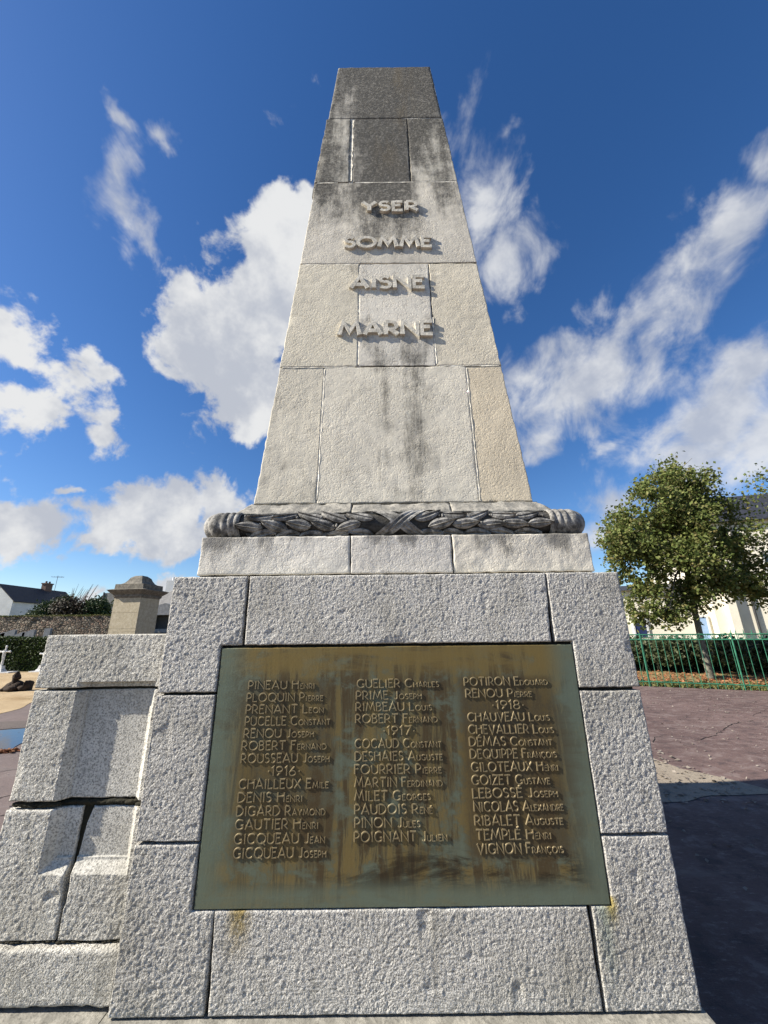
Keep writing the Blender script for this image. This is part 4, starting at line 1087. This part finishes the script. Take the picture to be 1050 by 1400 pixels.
obj('aerial', q, M['dark_metal'], rf, hs)
def win_x(x, ya, yb, za, zb, par, root, fm, pm):
    q = MB()
    for a in ((ya,ya+.09,za,zb),(yb-.09,yb,za,zb),((ya+yb)/2-.05,(ya+yb)/2+.05,za,zb),(ya,yb,zb-.09,zb),(ya,yb,za,za+.09)): q.box(x, x+.05, a[0], a[1], a[2], a[3])
    o = obj('window', q, fm, par, root)
    q = MB(); q.box(x+.004, x+.02, ya+.02, yb-.02, za+.02, zb-.02); obj('pane', q, pm, o, root) if par is None else None
    return q
q = win_x(gx1, 52.6, 54.2, 4.0, 5.0, wl, hs, M['white_wall'], M['glass']); obj('window_pane', q, M['glass'], wl, hs)
q = MB(); q.box(gx1+.01, gx1+.9, 56.2, 58.2, 4.9, 5.05); obj('porch_roof', q, M['slate'], wl, hs)

# bush beyond the wall
bs = thing('tall_bush', 'large dark green bush with coppery patches and bare twigs beyond the wall', 'bush', (-30, 36, GZ))
cc = [(-33.6,36,2.6),(-32.4,36,3.5),(-31.2,36.3,4.0),(-28.5,36.5,3.9),(-27.9,36.2,3.6),(-32.9,36,2.6),(-28.6,36,3.0),(-31.6,36,2.4)]
obj('foliage', leaf_mesh(clump_points(cc, [(1.3,1.2,1.15)]*8, [2300]*8, 21, .3)+np.random.default_rng(4).normal(0, .18, (18400, 3)), 0.20, 21, .4), M['bush_leaf'], None, bs)
cc = [(-30.6,35.5,3.9),(-29.7,35.4,3.5),(-29.9,35.5,2.6),(-28.8,35.6,2.9)]
obj('copper_foliage', leaf_mesh(clump_points(cc, [(1.15,1.0,1.1)]*4, [1900]*4, 22, .2)+np.random.default_rng(3).normal(0, .22, (7600, 3)), 0.19, 22, .4), M['copper_leaf'], None, bs)
q = MB()
for i in range(16):
    a = rnd.uniform(-.5, .7); x = -29.4+rnd.uniform(-.9, .9); q.tube([(x,35.6,3.6),(x+a*.5,35.6,4.9),(x+a*1.1+.2,35.6,5.4+rnd.uniform(.2,.9))], [.035,.022,.008], 4, False)
for i in range(6): x = -33+i*1.3; q.tube([(x,36,GZ),(x+.2,36,3.4)], [.12,.04], 6)
obj('twigs', q, M['twig'], None, bs)

# second pale house between bush and pillar
h2 = thing('grey_house', 'small white house with a pale grey roof beside the bush', 'house', (-37, 52, GZ))
q = MB(); q.box(-39.0, -35.4, 50.6, 55, GZ, 4.75); obj('wall', q, M['white_wall'], None, h2)
q = MB(); q.add([(-39.3,50.3,4.7),(-37.75,50.3,6.85),(-37.75,55.2,6.85),(-39.3,55.2,4.7),(-35.0,50.3,4.6),(-35.0,55.2,4.6),(-36.3,50.3,6.95),(-36.3,55.2,6.95)], [(0,1,2,3),(1,6,7,2),(6,4,5,7),(0,4,6,1),(3,2,7,5)])
obj('roof', q, M['slate_pale'], None, h2)
q = MB(); q.box(-37.85, -37.7, 50.22, 50.3, 4.7, 6.95); obj('verge_board', q, M['dark_metal'], None, h2)
q = MB(); q.box(-38.5, -36.9, 50.1, 50.5, 4.30, 4.75); obj('awning', q, M['white_wall'], None, h2)

# house and tomb seen between the pillar and the plinth
h3 = thing('slate_house', 'house with a pale pitched roof and a chimney showing right of the gate pillar', 'house', (-20, 35, GZ))
q = MB(); q.box(-21.6, -17.0, 33.6, 39, GZ, 3.95); obj('wall', q, M['white_wall'], None, h3)
q = MB(); q.add([(-21.9,33.2,3.85),(-16.7,33.2,3.85),(-16.7,36.4,6.2),(-19.9,36.4,6.2),(-21.9,39.4,3.85),(-16.7,39.4,3.85)], [(0,1,2,3),(0,3,4),(3,2,5,4)])
r3 = obj('roof', q, M['slate_pale'], None, h3)
q = MB(); q.box(-21.2, -20.45, 35.4, 36.4, 4.6, 6.45); q.tube([(-20.8,35.9,6.45),(-20.8,35.9,6.8)], .14, 8); obj('chimney', q, M['white_wall'], r3, h3)
tb = thing('stone_tomb', 'grey gabled stone tomb with a dark opening between gate pillar and plinth', 'tomb', (-12.6, 21.2, GZ))
q = MB(); q.box(-13.8, -13.35, 20.4, 22.2, GZ, 2.5); q.box(-11.6, -11.2, 20.4, 22.2, GZ, 2.5); q.box(-13.8, -11.2, 21.9, 22.2, GZ, 2.5); obj('wall', q, M['grave'], None, tb)
q = MB(); q.add([(-14.0,20.2,2.5),(-11.0,20.2,2.5),(-11.0,20.2,2.7),(-12.5,20.2,3.15),(-14.0,20.2,2.7),(-14.0,22.4,2.5),(-11.0,22.4,2.5),(-11.0,22.4,2.7),(-12.5,22.4,3.15),(-14.0,22.4,2.7)], [(0,1,2,3,4),(9,8,7,6,5),(0,5,6,1),(1,6,7,2),(2,7,8,3),(3,8,9,4),(4,9,5,0)])
obj('roof', q, M['grave'], None, tb)
q = MB(); q.box(-13.34, -11.61, 20.9, 21.0, GZ, 2.49); obj('door', q, M['dark_metal'], None, tb)
q = MB(); q.box(-13.34, -11.61, 20.5, 20.88, 1.55, 1.75); obj('shelf', q, M['grave'], None, tb)

# ================================================================== RIGHT: RAILING, TREES, HOUSE
rl = thing('green_railing', 'green painted metal railing with a row of rings along the asphalt', 'railing', (9, 9.6, GZ))
dirv = Vector((FD[0], FD[1], 0))
def fpt(s, z, d=0.0): x, y = fp(s, d); return (x, y, z)
LEN = 9.0
for z, r_ in ((1.285, .018), (1.14, .016), (-.03, .016)):
    q = MB(); q.tube([fpt(-2.2, z), fpt(LEN, z)], r_, 6); obj('rail', q, M['green'], None, rl)
n = int((LEN+2.0)/0.175); bar = None; rg_ = None; tpn = None
q = MB(); q.tube([fpt(0, GZ), fpt(0, 1.30)], .0085, 6); barm = obj('bar', q, M['green'], None, rl)
q = MB(); q.ring(fpt(0, 1.2125), .058, .007, (FN[0], FN[1], 0), 16, 6); ringm = obj('ring', q, M['green'], None, rl)
q = MB(); q.tube([fpt(0, 1.30), fpt(0, 1.36), fpt(0, 1.42)], [.014, .012, .002], 6); tipm = obj('finial', q, M['green'], None, rl)
for i in range(n):
    s = -2.0+i*0.175
    for src in (barm, ringm):
        o = src if (i == 0) else src.copy()
        if i: COL.objects.link(o); o.parent = rl
        o.location = dirv*(s+(0.0875 if src is ringm else 0))
    if s > 2.4:
        o = tipm.copy() ; COL.objects.link(o); o.parent = rl; o.location = dirv*s
tipm.location = dirv*2.45
for i in range(5):
    q = MB(); q.tube([fpt(-1.93+i*2.18, GZ-.05), fpt(-1.93+i*2.18, 1.33)], .02, 8); obj('post', q, M['green'], None, rl)

def tree(label, base, trunk, clumps, radii, per, leaf, seed, tr=0.11):
    t = thing('leafy_tree', label, 'tree', base, 'trees behind the railing')
    q = MB(); tip = trunk[-1]
    q.tube(trunk, [tr*(1-.45*i/(len(trunk)-1)) for i in range(len(trunk))], 10)
    r = random.Random(seed)
    for c, rad in zip(clumps, radii):
        a = Vector(trunk[-1]).lerp(Vector(trunk[-2]), r.uniform(0, .8)); b = Vector(c); m = a.lerp(b, .5)+Vector((0, 0, .25))
        q.tube([a, m, b], [tr*.42, tr*.26, tr*.1], 6, False)
        for k in range(5):
            e = b+Vector((r.uniform(-1,1)*rad[0]*.9, r.uniform(-1,1)*rad[1]*.9, r.uniform(-.7,1)*rad[2]*.95)); q.tube([b.lerp(m, .3), b.lerp(e, .5)+Vector((0,0,.08)), e], [tr*.12, tr*.07, .006], 4, False)
    obj('trunk', q, M['bark'], None, t)
    P = clump_points(clumps, [tuple(1.28*v for v in q_) for q_ in radii], per, seed, .1)+np.random.default_rng(seed).normal(0, .1, (int(sum(per)), 3))
    w = vnoise3(P*1.7+seed)+0.55*vnoise3(P*4.1)              # gaps between the sprays of leaves
    P = P[w > -0.10]
    obj('crown', leaf_mesh(P, leaf, seed, .5), M['tree_leaf'], None, t)
    return t
cl = [(9.1,11.7,3.9),(8.5,11.3,4.4),(9.2,11.9,5.2),(9.8,11.4,5.9),(10.6,11.7,6.4),(11.3,11.9,7.0),(11.8,11.6,6.6),(11.9,11.7,5.5),(10.7,11.2,5.0),(11.6,11.2,4.2),(10.2,11.0,3.7),(12.5,11.5,4.6),(12.7,11.6,3.6),(11.7,11.3,3.0),(10.8,11.5,2.7),(9.2,11.5,2.6),(9.0,12.1,3.0),(10.1,12.4,4.8),(11.4,12.4,5.2),(12.6,12.3,3.2),(10.4,11.9,2.1),(13.0,11.7,2.7),(8.75,11.5,2.0),(9.4,11.2,1.9),(13.1,11.9,4.4),(12.4,11.6,5.6)]
rd = [(.85,.8,.65),(.75,.7,.55),(.75,.8,.65),(.75,.8,.7),(.85,.9,.75),(.65,.7,.75),(.6,.7,.65),(.75,.8,.7),(.9,.9,.8),(.8,.8,.65),(.9,.9,.75),(.65,.7,.55),(.65,.7,.55),(.75,.8,.5),(.8,.8,.5),(.6,.6,.6),(.7,.7,.6),(.9,.8,.9),(.8,.8,.8),(.6,.6,.5),(.6,.6,.35),(.5,.6,.45),(.5,.5,.4),(.5,.5,.35),(.7,.7,.7),(.7,.7,.5)]
per = [1500,1050,1150,1250,1600,1050,850,1150,1700,1050,1600,620,520,800,1000,650,750,900,800,520,420,350,650,550,420,350]
tree('leafy green tree with thinning autumn crown, its whole trunk standing behind the railing', (10.62, 11.67, GZ), [(10.66,11.67,GZ),(10.64,11.67,1.0),(10.68,11.67,2.2),(10.75,11.7,3.4),(10.85,11.7,5.0)], cl, rd, [int(k*2.6) for k in per], 0.12, 5)
cl2 = [(x-.75, y, z) for x, y, z in [(14.6,10.6,5.2),(14.2,10.4,4.2),(14.9,10.9,3.4),(13.9,10.7,3.2),(14.4,10.5,2.5),(15.6,10.6,4.4),(15.6,10.8,5.8),(15.9,10.4,3.0),(13.8,10.9,2.4),(14.9,10.9,6.4)]]
rd2 = [(.9,.9,.8),(.8,.8,.7),(.8,.8,.6),(.6,.6,.5),(.8,.8,.5),(.9,.9,.8),(.9,.9,.8),(.9,.9,.6),(.5,.5,.4),(.8,.8,.7)]
tree('leafy green tree entering at the right edge, its trunk out of view', (15.2, 10.7, GZ), [(15.2,10.7,GZ),(15.2,10.7,1.5),(15.25,10.7,3.2),(15.2,10.7,4.8)], cl2, rd2, [1300,1150,1000,700,950,900,800,800,450,700], 0.115, 9)

sb = thing('dark_shrubbery', 'dark dense shrubbery in the shade behind the green railing', 'shrubbery', (13, 13.6, GZ))
rs = np.random.default_rng(31); cs, rs_, ks = [], [], []
for i in range(46):
    s = -4+18*i/46+rs.uniform(-.2, .2); d = rs.uniform(4.4, 5.6); rz = rs.uniform(.42, .62); x, y = fp(s, d)
    cs.append((x, y, GZ+.35+rz*.75)); rs_.append((rs.uniform(.5, .8), rs.uniform(.5, .7), rz)); ks.append(620)
P = clump_points(cs, rs_, ks, 32, .5); P[:, 2] = np.minimum(P[:, 2], 1.27+.06*vnoise3(P*2.5))
obj('foliage', leaf_mesh(P, .13, 33, .4), M['shrub_leaf'], None, sb)
q = MB()
for i in range(70):
    s = rs.uniform(-4, 14); x, y = fp(s, rs.uniform(4.6, 5.6)); q.tube([(x, y, GZ), (x+rs.uniform(-.2,.2), y, GZ+.5), (x+rs.uniform(-.4,.4), y+.1, 1.0)], [.03, .022, .01], 5, False)
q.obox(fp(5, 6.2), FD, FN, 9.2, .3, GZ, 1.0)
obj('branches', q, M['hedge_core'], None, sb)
r = np.random.default_rng(41); s = r.uniform(-4, 12, 5200); d = np.minimum(r.gamma(3.2, .75, 5200)+.1, 5.3)
P = np.stack([FO[0]+FD[0]*s+FN[0]*d, FO[1]+FD[1]*s+FN[1]*d, GZ+.015+r.uniform(0, .03, 5200)], 1)
tag(obj('leaf_litter', leaf_mesh(P, 0.10, 42, 3.0), M['litter']), 'brown fallen leaves lying behind the railing', None, None, 'stuff')
s = r.uniform(-4, 12, 9000); d = np.abs(r.normal(0, .55, 9000)); P = np.stack([FO[0]+FD[0]*s+FN[0]*d, FO[1]+FD[1]*s+FN[1]*d, GZ+.03+0*s], 1)
tag(obj('verge_grass', leaf_mesh(P, 0.10, 43, 0.2), M['grass']), 'short yellowing grass along the foot of the railing', None, None, 'stuff')
s = r.uniform(2.2, 12, 2600); y = r.uniform(1, 9.4, 2600); P = np.stack([s, y, GZ+.012+0*s], 1); P = P[(P[:, 1] < 10.3-(P[:, 0]-7.4)*.47)]
Pl = np.stack([r.uniform(-9, -2.6, 420), r.uniform(.5, 9, 420), GZ+.014+0*r.uniform(0, 1, 420)], 1); Pl = Pl[Pl[:, 0] > -8]
tag(obj('leaf_scraps', leaf_mesh(np.concatenate([P, Pl]), 0.026, 44, 4.0, .8), M['chips']), 'pale scraps of leaf strewn over the asphalt', None, None, 'stuff')
s = r.uniform(1.6, 3.7, 700); P = np.stack([s, r.uniform(2.3, 4.9, 700), GZ+.014+0*s], 1)
tag(obj('straw_scraps', leaf_mesh(P, .04, 47, 4.0, .8), M['chips']), 'dry straw and twig scraps scattered over the pale gravel patch', None, None, 'stuff')
t_ = r.uniform(0, 1, 420); rim = np.array([(-6.6,4.12),(-6.05,4.30),(-5.75,4.24),(-5.5,4.35)]); k = np.minimum((t_*3).astype(int), 2); fr = t_*3-k
P = rim[k]+(rim[k+1]-rim[k])*fr[:, None]+r.normal(0, .035, (420, 2)); P = np.column_stack([P, np.full(420, GZ+.02)])
tag(obj('puddle_litter', leaf_mesh(P, 0.06, 45, 2.0, .5), M['litter']), 'brown leaves washed up on the near rim of the puddle', None, None, 'stuff')

# cream house behind the trees
ch = thing('cream_house', 'tall cream rendered house with a dark slate roof behind the trees', 'house', (20, 21, GZ))
U = np.array([0.965, -0.262]); Nn = np.array([0.262, 0.965]); HO = np.array([18.3, 20.3])
def hp(s, d, z): p = HO+U*s+Nn*d; return (p[0], p[1], z)
def hbox(q, s0, s1, d0, d1, z0, z1):
    q.add([hp(s0,d0,z0),hp(s1,d0,z0),hp(s1,d1,z0),hp(s0,d1,z0),hp(s0,d0,z1),hp(s1,d0,z1),hp(s1,d1,z1),hp(s0,d1,z1)], [(0,3,2,1),(4,5,6,7),(0,1,5,4),(1,2,6,5),(2,3,7,6),(3,0,4,7)])
q = MB(); hbox(q, 0.2, 14, 0.0, 8, GZ, 7.45); hbox(q, -4.6, 0.195, 0.6, 7, GZ, 3.75); hbox(q, 0.75, 1.15, -.35, -.003, GZ, 4.2)
w = obj('wall', q, M['cream_wall'], None, ch)
q = MB(); q.add([hp(-.1,-.35,7.4),hp(14.4,-.35,7.4),hp(14.4,4,10.1),hp(.1,4,10.1),hp(-.1,8.4,7.4),hp(14.4,8.4,7.4)], [(0,1,2,3),(3,2,5,4),(0,3,4),(1,5,2)])
obj('roof', q, M['slate'], None, ch)
q = MB(); q.add([hp(-4.9,.3,3.7),hp(.19,.3,3.7),hp(.19,3.8,4.3),hp(-4.9,3.8,4.3),hp(-4.9,7.3,3.7),hp(.19,7.3,3.7)], [(0,1,2,3),(3,2,5,4),(0,3,4)])
obj('lower_roof', q, M['slate'], None, ch)
for (s0, s1, z0, z1, nm, m_, d) in ((-.55,-.05,GZ,2.05,'door',M['blue'],.6),(-3.75,-3.15,1.0,2.0,'window',M['navy'],.6),(3.2,4.3,3.9,5.4,'window',M['glass'],0),(6.4,7.5,3.9,5.4,'window',M['glass'],0)):
    q = MB(); hbox(q, s0, s1, d-.05, d-.004, z0, z1); o = obj(nm, q, m_, w, ch)
    q = MB(); hbox(q, s0-.1, s0-.004, d-.09, d-.003, z0, z1+.1); hbox(q, s1+.004, s1+.1, d-.09, d-.003, z0, z1+.1); hbox(q, s0-.003, s1+.003, d-.09, d-.003, z1+.004, z1+.1); obj('frame', q, M['white_wall'], o, ch)
q = MB(); q.tube([hp(2.0,-.12,GZ), hp(2.0,-.12,7.3)], .06, 8); obj('drainpipe', q, M['dark_metal'], w, ch)
